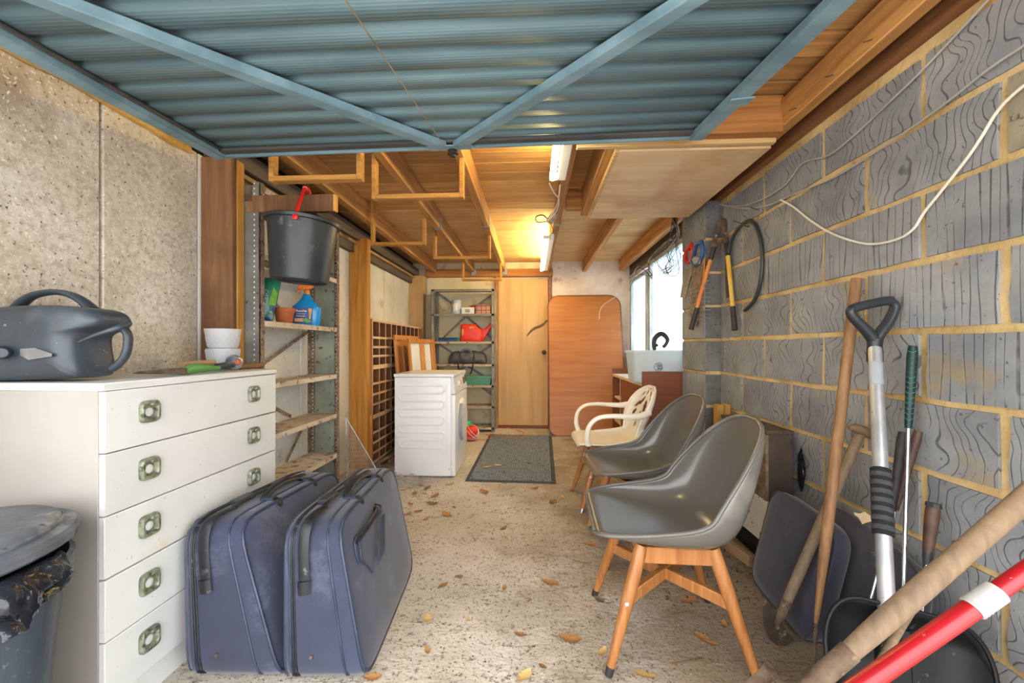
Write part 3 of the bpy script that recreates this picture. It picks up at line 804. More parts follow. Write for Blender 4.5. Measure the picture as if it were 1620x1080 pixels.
b.tube(rid, [.002 + .008 * i / (len(rid) - 1) for i in range(len(rid))], 10).build('spout_fold', 'can_plastic', wc)
# ---- hand tools on the chest
sh = thing('hand_shears', 'rusty hand shears with a green handle and a small steel wheel on the white chest', 'shears', (-1.23, 1.45, CT))
def cz(px, py, h): return onZ(px, py, CT + h)
zt = CT
def Ych(px, X=-1.25):   # y along the chest for a picture column at plane X
    return onX(px, 560, X).y
y0, y1, y2, y3 = Ych(212), Ych(285), Ych(342), Ych(368)
bl = MB()
for dx, tip in ((0, 0), (.012, .004)):
    bl.hexa([(-1.255 + dx, y0, zt + .014 + tip), (-1.252 + dx, y0, zt + .014 + tip), (-1.235 + dx, y1, zt + .002), (-1.262 + dx, y1, zt + .002),
             (-1.255 + dx, y0, zt + .017 + tip), (-1.252 + dx, y0, zt + .017 + tip), (-1.235 + dx, y1, zt + .024), (-1.262 + dx, y1, zt + .024)])
bl.build('blades', 'rust', sh)
hp = catmull([(-1.24, y1 - .005, zt + .008), (-1.24, y1 + .04, zt + .02), (-1.24, (y1 + y2) / 2 + .02, zt + .019), (-1.24, y2, zt + .016)], 6)
MB().tube(hp, [.007 + .007 * math.sin(PI * min(1, .15 + i / (len(hp) - 1))) + .002 for i in range(len(hp))], 10, flat=(1, 1.1)).build('green_handle', 'green_grip', sh)
MB().tube([(-1.27, y1 + .03, zt + .034), (-1.265, y2 + .005, zt + .037)], .012, 10).build('grey_handle', 'plank', sh)
MB().tube([(-1.25, y2, zt + .02), (-1.25, y3, zt + .026)], .014, 12).build('axle', 'black_plastic', sh)
wh = MB().lathe([(0, 0), (.03, 0), (.032, .004), (.032, .01), (.028, .014), (0, .014)], (-1.245, y3, zt + .033), 28, Matrix.Rotation(-PI / 2 + .35, 3, 'X') @ Matrix.Rotation(-.3, 3, 'Y'))
whl = wh.build('wheel', 'steel', sh)
MB().lathe([(.01, 0), (.011, .018), (.007, .023), (0, .024)], (-1.238, y3 - .002, zt + .033), 16, Matrix.Rotation(PI / 2 - .2, 3, 'Y')).build('hub', 'terracotta', whl)
MB().lathe([(.0115, .0), (.0115, .012), (0, .012)], (-1.243, y3 - .003, zt + .033), 16, Matrix.Rotation(PI / 2 - .2, 3, 'Y')).build('collar', 'chrome', whl)
tr = thing('trowel_handle', 'brown wooden tool handle lying behind the small wheel on the white chest', 'handle', (-1.25, 1.68, CT))
ya, yb = Ych(369, -1.27), Ych(412, -1.27)
MB().tube([(-1.285, ya - .03, zt + .013), (-1.28, ya, zt + .0145), (-1.27, (ya + yb) / 2, zt + .013), (-1.262, yb - .008, zt + .014), (-1.261, yb, zt + .012)], [.008, .012, .013, .0135, .009], 12).build('grip', 'tool_wood_b', tr)
MB().tube([(-1.285, ya - .03, zt + .013), (-1.29, ya - .09, zt + .012)], .005, 8).build('tang', 'rust', tr)
# ---- nested plastic pots on the chest
PC = Vector((-1.325, 1.672, 0))
def pot(label, z0, r0, r1, h, ribs, name='plant_pot'):
    t = thing(name, label, 'plant pot', (PC.x, PC.y, z0), group='milky plastic pots on the chest')
    n = 72
    b = MB()
    prof = [(0, .002), (r0 * .9, .0), (r0, .004), ((r0 * 2 + r1) / 3, h * .33), ((r0 + 2 * r1) / 3, h * .66), (r1, h), (r1 - .002, h), ((r0 + 2 * r1) / 3 - .002, h * .66), ((r0 * 2 + r1) / 3 - .002, h * .33), (r0 - .002, .006), (0, .006)]
    b.lathe(prof, (PC.x, PC.y, z0), n)
    w = b.build('wall', 'pot_plastic', t)
    if ribs == 'rib':
        rb = MB()
        for k in range(40):
            a = 2 * PI * k / 40; c, s_ = math.cos(a), math.sin(a)
            rb.tube([(PC.x + (r0 + .0005) * c, PC.y + (r0 + .0005) * s_, z0 + .006), (PC.x + (r1 + .0005) * c, PC.y + (r1 + .0005) * s_, z0 + h - .006)], .0012, 5)
        rb.build('fluting', 'pot_plastic', t)['kind'] = 'stuff'
    else:
        rb = MB()
        for k in range(18):
            for sg in (-1, 1):
                P = []
                for q in range(7):
                    f = q / 6; a = 2 * PI * (k + sg * f * 1.5) / 18; r = r0 + (r1 - r0) * (.1 + .5 * f) + .0004
                    P.append((PC.x + r * math.cos(a), PC.y + r * math.sin(a), z0 + h * (.1 + .5 * f)))
                rb.tube(P, .0012, 5)
        rb.build('diamond_relief', 'pot_plastic', t)['kind'] = 'stuff'
    return t
pot('milky plastic plant pot with fluted sides, the lower of two on the chest', CT, .052, .062, .092, 'rib')
pot('milky plastic plant pot with a diamond pattern, stacked on top of the fluted one', CT + .0925, .053, .067, .083, 'dia')
# ---- dustbin
BC = Vector((-1.285, .775, 0))
dbn = thing('dustbin', 'black plastic dustbin lined with a bin bag in the bottom left corner', 'bin', (BC.x, BC.y, 0))
RZ = .575
MB().lathe([(0, 0), (.165, 0), (.17, .01), (.195, .3), (.213, RZ - .06), (.228, RZ - .055), (.232, RZ - .0), (.222, RZ + .005), (.215, RZ - .03), (.19, .3), (.16, .02), (0, .02)], BC, 56).build('bin_body', 'bin_plastic', dbn)
hb = MB()
def binp(a, r, z): return Vector((BC.x + r * math.cos(a), BC.y + r * math.sin(a), z))
for k in range(28):
    pass
hb.grid(lambda u, v: binp(-2.1 + 1.75 * u, .226 + .022 * math.sin(PI * min(1, max(0, v))) ** .5 * (min(1, 6 * u, 6 * (1 - u))) , RZ - .06 - .085 * v * min(1, 4 * u + .3, 4 * (1 - u) + .3)), 30, 8)
hb.build('side_handle', 'bin_plastic', dbn, solid=.004)
hl = catmull([binp(-1.75, .243, RZ - .085), binp(-1.2, .2475, RZ - .082), binp(-.9, .247, RZ - .085), binp(-.86, .2455, RZ - .1), binp(-.93, .245, RZ - .125), binp(-1.3, .246, RZ - .134), binp(-1.75, .243, RZ - .13)], 5, True)
MB().tube(hl, .0045, 8, closed=True).build('handle_recess', 'bin_plastic', dbn)
lid = dbn
Rl = Matrix.Rotation(.04, 3, 'X') @ Matrix.Rotation(-.05, 3, 'Y')
MB().lathe([(.236, 0), (.243, .006), (.244, .02), (.236, .03), (.222, .032), (.215, .036), (.211, .047), (.2, .054), (.12, .061), (0, .064), ], (BC.x, BC.y, RZ + .030), 64, Rl).build('lid_shell', 'lid_plastic', lid)
MB().lathe([(.2165, .036), (.2165, .041), (.213, .045), (.21, .041)], (BC.x, BC.y, RZ + .030), 64, Rl, True).build('lid_ridge', 'lid_plastic', lid)
bg = thing('bin_bag', 'crumpled shiny black bin bag hanging out from under the dustbin lid', 'bin bag', (BC.x, BC.y, RZ))
def bagp(u, v):
    a = -2.2 + 2.6 * u
    w = noise.noise(Vector((u * 16, v * 3, 1.5))); w2 = noise.noise(Vector((u * 34, v * 7, 4)))
    r = .236 + .02 * math.sin(PI * v) + .016 * w * (.4 + v) + .011 * w2
    bulge = math.exp(-((u - .80) / .06) ** 2)
    r += bulge * .055 * v ** 1.3
    return binp(a, r, RZ + .034 - .092 * v + .022 * w * v + .014 * bulge * math.sin(6 * v))
MB().grid(bagp, 130, 12).build('bag_skirt', 'bag_film', bg, solid=.0008)
P = [binp(-.30, .245, RZ - .012), binp(-.26, .275, RZ - .02), binp(-.2, .305, RZ - .034), binp(-.19, .315, RZ - .05)]
MB().tube(catmull(P, 5), [.008 + .012 * i / 15 for i in range(16)], 9, flat=(1, .45)).build('loose_corner', 'bag_film', bg)
for k in range(3):
    MB().tube(catmull([binp(-2.0 + .03 * k, .248, RZ - .02 - .006 * k), binp(-1.4, .250, RZ - .016 - .006 * k), binp(-.8, .251, RZ - .008 - .006 * k), binp(-.3, .249, RZ - .003 - .006 * k)], 8), .0016, 6).build('drawstring', 'bag_film', bg)

# ---- suitcases
def suitcase(label, c, name='suitcase', near_detail=True):
    """c: 8 corners - 4 at the floor (near-left, near-right, far-right, far-left) then the 4 above them"""
    c = [Vector(p) for p in c]
    base_ = (c[0] + c[1] + c[2] + c[3]) / 4
    t = thing(name, label, 'suitcase', (base_.x, base_.y, 0), group='navy suitcases by the chest')
    def P(u, v, w, o=0.0):       # u across, v front to back, w up
        a = c[0].lerp(c[1], u).lerp(c[3].lerp(c[2], u), v); b_ = c[4].lerp(c[5], u).lerp(c[7].lerp(c[6], u), v)
        return a.lerp(b_, w)
    def N(face):
        if face == 'near': return ((P(1, 0, .5) - P(0, 0, .5)).cross(P(.5, 0, 1) - P(.5, 0, 0))).normalized()
        if face == 'right': return ((P(1, 1, .5) - P(1, 0, .5)).cross(P(1, .5, 1) - P(1, .5, 0))).normalized()
        if face == 'top': return ((P(1, .5, 1) - P(0, .5, 1)).cross(P(.5, 1, 1) - P(.5, 0, 1))).normalized()
    b = MB(); n = 10
    # rounded case: rings across u, each a rounded rectangle in (v, w)
    def ring(u, ins):
        out = []; m = 72
        for j in range(m):
            a = 2 * PI * j / m; cc, ss = math.cos(a), math.sin(a)
            k = (abs(cc) ** 9 + abs(ss) ** 9) ** (-1 / 9)
            out.append(P(u, .5 + .5 * cc * k * (1 - ins), .5 + .5 * ss * k * (1 - ins)))
        return out
    us = [(0, .035), (.02, .008), (.06, 0), (.3, 0), (.6, 0), (.9, 0), (.975, .008), (1, .04)]
    rings = [ring(u, i) for u, i in us]
    b.loft(rings, cap=False)
    # slightly domed cover panels
    cl, cr = len(b.v), 0
    for side, ri in ((0, 0), (1, len(us) - 1)):
        prev = rings[ri]
        nn = N('right') * (1 if side else -1)
        for q, (sc_, d) in enumerate(((.93, .007), (.6, .013), (.25, .016))):
            cen = sum(prev, Vector()) / len(prev) if q == 0 else cen
            cur = [cen + (p - cen) * sc_ + nn * d for p in rings[ri]]
            b.loft([prev, cur], cap=False); prev = cur
        b.add(prev, [tuple(range(len(prev)))])
    for v in b.v: v.z = max(v.z, .003)
    b.build('case_shell', 'suitcase', t, ang=50)
    def strip(name, path, w, h, mt, up): 
        pts = [Vector(p) for p in path]
        return MB().tube(pts, 1.0, 8, flat=(w, h, up)).build(name, mt, t)
    nn, nr, nt = N('near'), N('right'), N('top')
    def band(u, o, rad, name, mt, flat=(1, 1)):
        pts = []
        m = 60
        for j in range(m):
            a = 2 * PI * j / m; cc, ss = math.cos(a), math.sin(a)
            k = (abs(cc) ** 9 + abs(ss) ** 9) ** (-1 / 9)
            p = P(u, .5 + .5 * cc * k * (1 + o), .5 + .5 * ss * k * (1 + o)); p.z = max(p.z, rad)
            pts.append(p)
        return MB().tube(pts, rad, 6, closed=True).build(name, mt, t)
    band(.0, -.02, .005, 'piping', 'trim_blue'); band(.995, -.022, .005, 'piping', 'trim_blue')
    band(.12, .002, .0035, 'zip_line', 'trim_dark'); band(.155, .002, .003, 'zip_line', 'trim_dark')
    band(.09, .002, .003, 'zip_line', 'trim_blue'); band(.78, .003, .0035, 'seam_piping', 'trim_blue')
    # webbing straps over the near end
    pts = [P(.34, -.012, .60) , P(.35, -.014, .72), P(.36, -.012, .84), P(.38, .0, .94), P(.41, .03, 1.0), P(.44, .10, 1.016), P(.46, .17, 1.014)]
    MB().tube(catmull(pts, 5), 1.0, 8, flat=(.017, .004, nn)).build('strap', 'trim_dark', t)
    MB().tube([P(.338, -.016, .575), P(.338, -.018, .60), P(.342, -.018, .655)], 1.0, 8, flat=(.019, .007, nn)).build('strap_end', 'trim_dark', t)
    pts = [P(.46, .17, 1.016), P(.40, .3, 1.03), P(.5, .45, 1.035), P(.44, .6, 1.03), P(.52, .78, 1.02)]
    MB().tube(catmull(pts, 5), 1.0, 8, flat=(.012, .005, nt)).build('strap', 'trim_dark', t)
    for v_, u_ in ((.22, .30), (.52, .36)):
        MB().bar(P(u_, v_, 1.02), P(u_ + .06, v_ + .12, 1.03), .036, .018, nt).build('buckle', 'black_plastic', t, bevel=.003)
    # carrying handle on the top edge
    pts = [P(.66, .34, 1.0), P(.66, .37, 1.03), P(.66, .46, 1.055), P(.66, .56, 1.055), P(.66, .66, 1.03), P(.66, .69, 1.0)]
    MB().tube(catmull(pts, 5), 1.0, 10, flat=(.016, .008, nt)).build('carry_handle', 'trim_dark', t)
    for v_ in (.33, .70):
        MB().bar(P(.62, v_, 1.006), P(.92, v_, 1.004), .035, .01, nt).build('handle_patch', 'trim_blue', t, bevel=.003)
        MB().tube(catmull([P(.9, v_, 1.008), P(1.005, v_, .99), P(1.02, v_, .93)], 4), 1.0, 8, flat=(.016, .004, nr)).build('strap', 'trim_dark', t)
    MB().lathe([(.006, 0), (.005, .003), (0, .004)], P(.36, -.004, .19), 12, Matrix.Rotation(PI / 2, 3, 'X')).build('rivet', 'rust', t)
    return t, P, nr
S1 = [(-1.09, 1.225, 0), (-.790, 1.235, 0), (-.84, 1.90, 0), (-1.12, 1.90, 0), onY(324, 822, 1.27), onY(428, 822, 1.28), onY(546, 755, 1.86), onY(482, 752, 1.86)]
S1[4].z = S1[5].z = .495; S1[6].z = S1[7].z = .49
S1[4] = Vector((-1.13, 1.26, .50)); S1[5] = Vector((-.965, 1.27, .50)); S1[6] = Vector((-.96, 1.94, .475)); S1[7] = Vector((-1.12, 1.94, .48))
S2 = [(-.775, 1.228, 0), (-.525, 1.245, 0), (-.575, 1.95, 0), (-.825, 1.93, 0), (-.80, 1.27, .50), (-.635, 1.28, .50), (-.70, 2.0, .485), (-.84, 1.98, .485)]
s1, P1, n1 = suitcase('navy fabric suitcase standing nearest the white chest', S1)
s2, P2, n2 = suitcase('navy fabric suitcase with a luggage tag, standing further from the chest', S2)
# side handle and luggage tag on the outer face of the right-hand case
def R2(v, w, o): return P2(1, v, w) + n2 * o
MB().tube(catmull([R2(.13, .80, .012), R2(.2, .83, .035), R2(.3, .845, .04), R2(.4, .85, .035), R2(.44, .84, .016)], 5), 1.0, 10, flat=(.013, .007, n2)).build('side_handle', 'trim_dark', s2)
MB().tube(catmull([R2(.105, .80, .016), R2(.135, .82, .017), R2(.15, .72, .017), R2(.12, .66, .016), R2(.1, .72, .016)], 4, True), .004, 8, closed=True).build('handle_mount', 'trim_blue', s2)
MB().tube(catmull([R2(.14, .66, .015), R2(.2, .58, .016), R2(.25, .50, .016)], 4), .0025, 6).build('fabric_crease', 'trim_blue', s2)
lt = thing('luggage_tag', 'dark blue luggage tag hanging from the side handle of the right-hand suitcase', 'tag', R2(.4, .75, .03))
MB().tube(catmull([R2(.40, .90, .03), R2(.425, .865, .045), R2(.40, .83, .046), R2(.385, .80, .034)], 4), .004, 6).build('loop', 'trim_dark', lt)
q = [R2(.36, .81, .05), R2(.43, .80, .05), R2(.37, .56, .04), R2(.24, .55, .04)]
MB().hexa([q[3], q[2], q[2] + n2 * .004, q[3] + n2 * .004, q[0], q[1], q[1] + n2 * .004, q[0] + n2 * .004]).build('tag_body', 'trim_blue', lt)

# ---- steel shelving along the left wall
def shelf_unit(name, label, loc, posts, shelves, frame, top, endp, braces, dots):
    t = thing(name, label, 'shelving', loc)
    return t
SX, SB, SY0, SY1 = -1.365, -1.575, 1.965, 2.80
su = thing('metal_shelving', 'tall rusty grey steel shelving with pale stained shelves along the left wall', 'shelving', (-1.46, 2.38, 0))
for x, sx in ((SX, -1), (SB, 1)):
    for y, sy in ((SY0, 1), (SY1, -1)):
        b = MB().bx(x, x + sx * .035, y, y + sy * .003, 0, 1.9).bx(x, x + sx * .003, y, y + sy * .035, 0, 1.9)
        u = b.build('upright', 'rust_edge', su)
        if sx == -1 or sy == -1:
            dots = MB()
            for k in range(70):
                z = .06 + k * .026
                yy = y - (.0008 if sy < 0 else .0008)
                for xx in ([x + sx * .02]):
                    yo = SY1 - .0035 if sy < 0 else SY0 - .0005
                    dots.bx(xx - .0028, xx + .0028, yo - .0004, yo + .0004, z, z + .007)
            dd_ = dots.build('punched_holes', 'light_dot', u); dd_['kind'] = 'stuff'
MB().bx(SB + .005, SX - .004, SY1 + .001, SY1 + .004, .02, 1.88).build('end_sheet', 'shelf_side', su)
for x0 in (SB + .045, SX - .10):
    pass
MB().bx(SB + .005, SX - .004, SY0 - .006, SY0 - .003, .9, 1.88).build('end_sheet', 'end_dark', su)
MB().bx(-1.50, -1.40, SY0 - .0095, SY0 - .006, 1.80, 1.878).build('rust_patch', 'rust', su)
b = MB()
for k in range(37):
    z = .95 + k * .026
    b.bx(-1.392, -1.387, SY0 - .0075, SY0 - .0065, z, z + .008)
b.build('punched_holes', 'light_dot', su)['kind'] = 'stuff'
SHZ = [.05, .325, .605, .88, 1.205, 1.545, 1.885]
for z in SHZ:
    s_ = MB().bx(SB + .004, SX - .004, SY0 + .004, SY1 - .004, z - .004, z).build('shelf', 'shelf_top', su)
    MB().bx(SX - .006, SX - .001, SY0 + .004, SY1 - .004, z - .028, z + .001).build('front_lip', 'shelf_top', s_, bevel=.001)
def flatbar(b, a, c, w, h, up): return b.bar(a, c, w, h, up)
for (z0, z1) in ((.33, .88), (.88, 1.205), (1.205, 1.545)):
    ya, yb = (SY0 + .05, SY1 - .06)
    if z0 == 1.205:
        MB().bar((SB + .012, 2.05, z1 - .03), (SB + .012, 2.52, z0 + .06), .022, .003, (1, 0, 0)).build('brace', 'rusty_grey', su)
    elif z0 == .88:
        MB().bar((SB + .012, 2.18, z0 + .05), (SB + .012, 2.74, z1 - .03), .022, .003, (1, 0, 0)).build('brace', 'rust_edge', su)
    else:
        MB().bar((SB + .012, 2.05, .86), (SB + .012, 2.55, .62), .022, .003, (1, 0, 0)).build('brace', 'rust_edge', su)
        MB().bar((SB + .012, 2.5, .34), (SB + .012, 2.74, .58), .022, .003, (1, 0, 0)).build('brace', 'rust_edge', su)
# ---- things on it
ZS = 1.206
sb = thing('seed_bag', 'tall green and blue foil bag leaning at the near end of the left shelving', 'bag', (-1.49, 2.06, ZS))
def bagf(u, v):
    x = -1.522 + .105 * u - .0 * v; y = 2.11 + .03 * u
    bulge = .035 * math.sin(PI * u) * math.sin(PI * min(1, max(0, v))) ** .6
    z = ZS + .245 * v
    w = .004 * noise.noise(Vector((u * 8, v * 9, 2)))
    sq = 1 - .22 * abs(v - .45) ** 1.5
    return Vector((x * 1 + (1 - sq) * (.5 - u) * .05 + .035 * v, y + .03 * v - bulge + w, z))
bag1 = MB()
bag1.grid(bagf, 14, 26); bag1.grid(lambda u, v: bagf(u, v) + Vector((0, 2 * .035 * math.sin(PI * u) * math.sin(PI * v) ** .6 + .003, 0)), 14, 26)
bo = bag1.build('bag_body', 'seed_bag', sb, ang=70)
MB().grid(lambda u, v: bagf(.05 + .9 * u, .0 + .07 * v) + Vector((0, -.0015, 0)), 10, 3).build('bottom_band', 'label_blue', bo)
MB().grid(lambda u, v: bagf(.80 + .18 * u, .38 + .40 * v * (1 - .3 * u)) + Vector((0, -.0015, 0)), 6, 8).build('leaf_print', 'green_print', bo)
def bagtext(s, u, v, size):
    o = bagf(u, v) + Vector((0, -.004, 0)); text('lettering', s, 'white_print', bo, o, (.14, 0, 1), (-1, .25, .14), size)
bagtext('ESU', .66, .60, .034); bagtext('E', .46, .52, .026)
MB().tube([bagf(.45 + .25 * math.cos(2 * PI * k / 24), .26 + .075 * math.sin(2 * PI * k / 24)) + Vector((0, -.002, 0)) for k in range(24)], .0012, 6, closed=True).build('ring_print', 'white_print', bo)
tp = thing('terracotta_pot', 'small terracotta coloured plant pot on the left shelving', 'plant pot', (0, 0, 0))
tc = Vector((-1.44, 2.285, ZS)); tp.location = tc
MB().lathe([(0, .0), (.039, .0), (.041, .002), (.049, .066), (.055, .066), (.057, .09), (.054, .091), (.051, .07), (.038, .007), (0, .007)], tc, 36).build('pot_wall', 'terracotta', tp)
# spray bottle
sx, sy = -1.43, 2.50
sp = thing('spray_bottle', 'bright blue spray bottle with an orange trigger on the left shelving', 'bottle', (sx, sy, ZS))
def ov(hw, hd, z, ex=3.0, dx=0.0):
    out = []
    for j in range(32):
        a = 2 * PI * j / 32; c, s_ = math.cos(a), math.sin(a); k = (abs(c) ** ex + abs(s_) ** ex) ** (-1 / ex)
        out.append((hw * c * k + dx, hd * s_ * k, z))
    return out
Rb = Matrix.Translation((sx, sy, ZS)) @ Matrix.Rotation(.35, 4, 'Z') @ Matrix.Scale(1.16, 4)
def tb(l): return [Rb @ Vector(p) for p in l]
b = MB().loft([tb(ov(.062, .028, 0)), tb(ov(.067, .031, .006)), tb(ov(.071, .032, .05)), tb(ov(.072, .032, .09)), tb(ov(.068, .031, .105)), tb(ov(.045, .026, .125, 2.5)), tb(ov(.03, .022, .145, 2.2)), tb(ov(.021, .019, .165, 2)), tb(ov(.018, .018, .172, 2))])
b.build('bottle_body', 'blue_plastic', sp, ang=50)
def RB(x, y, z): return Rb @ Vector((x, y, z))
MB().lathe([(.0165, 0), (.0165, .022), (.014, .026), (0, .026)], RB(0, 0, .172), 20).build('cap_collar', 'orange_plastic', sp)
tg = MB().prism([(-.045, .0), (-.04, .02), (-.02, .028), (.03, .03), (.036, .022), (.028, .008), (.016, .0), (-.012, -.004)], lambda p, t: RB(p[0], t, .2 + p[1]), -.013, .013).build('trigger_head', 'orange_plastic', sp, bevel=.003)
MB().tube([RB(-.026, 0, .205), RB(-.038, 0, .19), RB(-.05, 0, .176)], [.006, .005, .004], 8).build('trigger_lever', 'orange_plastic', tg)
MB().hexa([RB(-.056, -.0335, .01), RB(.034, -.0335, .01), RB(.034, -.031, .01), RB(-.056, -.031, .01), RB(-.06, -.0345, .098), RB(.034, -.0345, .098), RB(.034, -.03, .098), RB(-.06, -.03, .098)]).build('label', 'label_blue', sp, bevel=.001)
xd = RB(1, 0, 0) - RB(0, 0, 0)
text('lettering', 'Resolva', 'white_print', sp, RB(-.020, -.0362, .078), xd, (0, 0, 1), .0195)
text('lettering', 'XTRA FAST', 'yellow_print', sp, RB(-.022, -.0350, .062), xd, (0, 0, 1), .0105)
text('lettering', 'WEEDKILLER', 'white_print', sp, RB(-.024, -.0348, .05), xd, (0, 0, 1), .009)
MB().hexa([RB(-.054, -.0352, .02), RB(-.01, -.0352, .02), RB(-.01, -.034, .02), RB(-.054, -.034, .02), RB(-.054, -.0356, .038), RB(-.01, -.0356, .038), RB(-.01, -.034, .038), RB(-.054, -.034, .038)]).build('sand_panel', 'sand_print', sp)
MB().prism([(.014, .093), (.032, .093), (.031, .075), (.024, .035), (.018, .035)], lambda p, t: RB(p[0], -.0352 + t, p[1]), -.0006, .001).build('spray_picture', 'sand_print', sp)
MB().prism([(-.02, .032), (.0, .04), (.03, .022), (.005, .014)], lambda p, t: RB(p[0], -.0358 + t, p[1]), -.0006, .001).build('leaf_picture', 'green_print', sp)
# ---- bracket plank, bucket
bp = thing('bracket_plank', 'short brown plank nailed to the dark post above the hanging bucket', 'plank', (-1.2, 1.97, 1.785))
MB().bx(-1.43, -.985, 1.957, 1.99, 1.745, 1.83).build('board', 'post_dark', bp, bevel=.003)
MB().bx(-.985, -.977, 1.957, 1.99, 1.747, 1.828).build('sawn_end', 'pine', bp)
bk = thing('bucket', 'black plastic bucket hanging by its red handle from the short plank', 'bucket', (-1.12, 1.972, 1.86))
bc = Vector((-1.135, 1.972, 1.395))
MB().lathe([(0, .012), (.118, .012), (.124, .0), (.13, .004), (.134, .03), (.158, .275), (.159, .284), (.172, .286), (.174, .30), (.168, .304), (.158, .30), (.128, .03), (.12, .018), (0, .018)], bc, 56).build('bucket_body', 'black_plastic', bk)
hy = .172
hpts = [bc + Vector((.06, -.168, .275)), bc + Vector((.044, -.125, .335)), bc + Vector((.03, -.078, .40)), bc + Vector((.016, -.034, .452)), bc + Vector((.008, .002, .463)), bc + Vector((-.002, .036, .452)), bc + Vector((-.03, .09, .385)), bc + Vector((-.06, .168, .275))]
ht = catmull(hpts, 6)
ho = MB().tube(ht, .0085, 10, flat=(1.0, .75)).build('handle', 'red_plastic', bk)
MB().lathe([(.008, -.004), (.013, -.003), (.013, .004), (.006, .006), (0, .006)], hpts[0], 16, Matrix.Rotation(PI / 2, 3, 'X')).build('handle_eye', 'red_plastic', ho)
MB().tube([bc + Vector((.016, -.03, .458)), bc + Vector((.008, .003, .468)), bc + Vector((-.001, .036, .458))], .0125, 10).build('handle_grip', 'red_plastic', ho)
bk.rotation_euler = (0, .06, 0)
# ---- U-shaped timber hangers
def hanger(label, x0, x1, y, zb=1.855, zt=2.197, first='batten'):
    t = thing('timber_hanger', label, 'hanger', ((x0 + x1) / 2, y, zb), group='timber hangers under the joists')
    MB().bx(x0, x0 + .022, y, y + .045, zb, zt).build('upright', 'batten', t, bevel=.002)
    MB().bx(x1 - .022, x1, y, y + .045, zb, zt).build('upright', 'batten', t, bevel=.002)
    MB().bx(x0 + .022, x1 - .022, y, y + .045, zb, zb + .024).build('crossbar', 'batten', t, bevel=.002)
hanger('U-shaped batten hanger under the roof right above the bracket plank and bucket', -1.245, -.80, 1.85)
hanger('largest U-shaped batten hanger, between bucket and lit tube, nearest the open door', -.85, -.36, 2.10)
hanger('U-shaped batten hanger in the left row, beyond the orange post', -1.245, -.82, 3.06)
hanger('U-shaped batten hanger, middle one of the row ahead of the back shelving', -.88, -.37, 3.56)
hanger('small-looking U-shaped batten hanger closest to the back shelving', -.83, -.36, 4.74)
# ---- fluorescent lamps
def lamp(label, y0, y1, loc_x=.115):
    t = thing('strip_light', label, 'lamp', (loc_x, (y0 + y1) / 2, 2.1), group='strip lights')
    MB().bx(loc_x + .028, loc_x + .075, y0, y1, 2.02, 2.06).build('housing', 'white_enamel', t, bevel=.003)
    for y in (y0, y1 - .018): MB().bx(loc_x - .018, loc_x + .028, y, y + .018, 2.018, 2.05).build('lamp_holder', 'white_plastic', t, bevel=.003)
    MB().tube([(loc_x, y0 + .018, 2.03), (loc_x, y1 - .018, 2.03)], .017, 16).build('tube', 'tube', t)
    MB().bx(loc_x + .04, loc_x + .075, y0 + .1, y0 + .16, 2.06, CEIL - .006).build('mounting_block', 'joist', t)
    MB().bx(loc_x + .04, loc_x + .075, y1 - .16, y1 - .1, 2.06, CEIL - .006).build('mounting_block', 'joist', t)
lamp('lit strip light partly hidden by the open garage door', 1.0, 2.32)
lamp('lit strip light further in, ahead of the plywood door', 3.55, 5.05)

# ================================================================== BACK OF THE GARAGE
# ---- pigeonhole rack along the left wall
pg = thing('pigeonhole_rack', 'brown wooden pigeonhole rack standing along the left wall behind the washing machine', 'rack', (-1.5, 4.35, 0))
PX0, PX1, PY0, PY1 = -1.575, -1.42, 3.545, 5.14
zs = [.045, .13, .22, .31, .4625, .564, .654, .75, .907, .997, 1.08, 1.166, 1.32]
MB().bx(PX0, PX1 + .002, PY0 - .03, PY0, .02, .47).build('end_panel', 'edge_wood', pg, bevel=.002)
MB().bx(PX0 + .01, PX1 + .002, PY0 - .022, PY0, .47, 1.325).build('end_panel', 'edge_wood', pg, bevel=.002)
MB().bx(PX0, PX1, PY1, PY1 + .02, .02, 1.325).build('end_panel', 'edge_wood', pg, bevel=.002)
MB().bx(PX0, PX0 + .008, PY0, PY1, .03, 1.31).build('back_board', 'pigeon', pg)
for i, z in enumerate(zs):
    th = .034 if i in (4, 8) else .017
    s_ = MB().bx(PX0 + .008, PX1 - .003, PY0, PY1, z - th, z).build('shelf', 'pigeon', pg)
    MB().bx(PX1 - .003, PX1 + (.004 if th > .02 else 0), PY0, PY1, z - th - .002, z + .001).build('shelf_edge', 'pigeon_edge', s_)
for i in range(len(zs) - 1):
    nc = 10
    for k in range(1, nc):
        y = PY0 + (PY1 - PY0) * k / nc + (0 if i > 4 else .0)
        d_ = MB().bx(PX0 + .008, PX1 - .004, y - .003, y + .003, zs[i], zs[i + 1] - (.034 if i + 1 in (4, 8) else .017)).build('divider', 'pigeon_edge' if False else 'pigeon', pg)
        MB().bx(PX1 - .004, PX1 - .001, y - .0055, y + .0055, zs[i], zs[i + 1] - (.034 if i + 1 in (4, 8) else .017)).build('divider_edge', 'pigeon_edge', d_)
MB().bx(PX1 - .004, PX1 + .004, PY0 - .022, PY0 - .012, .47, 1.325).build('edge_strip', 'pigeon_edge', pg)
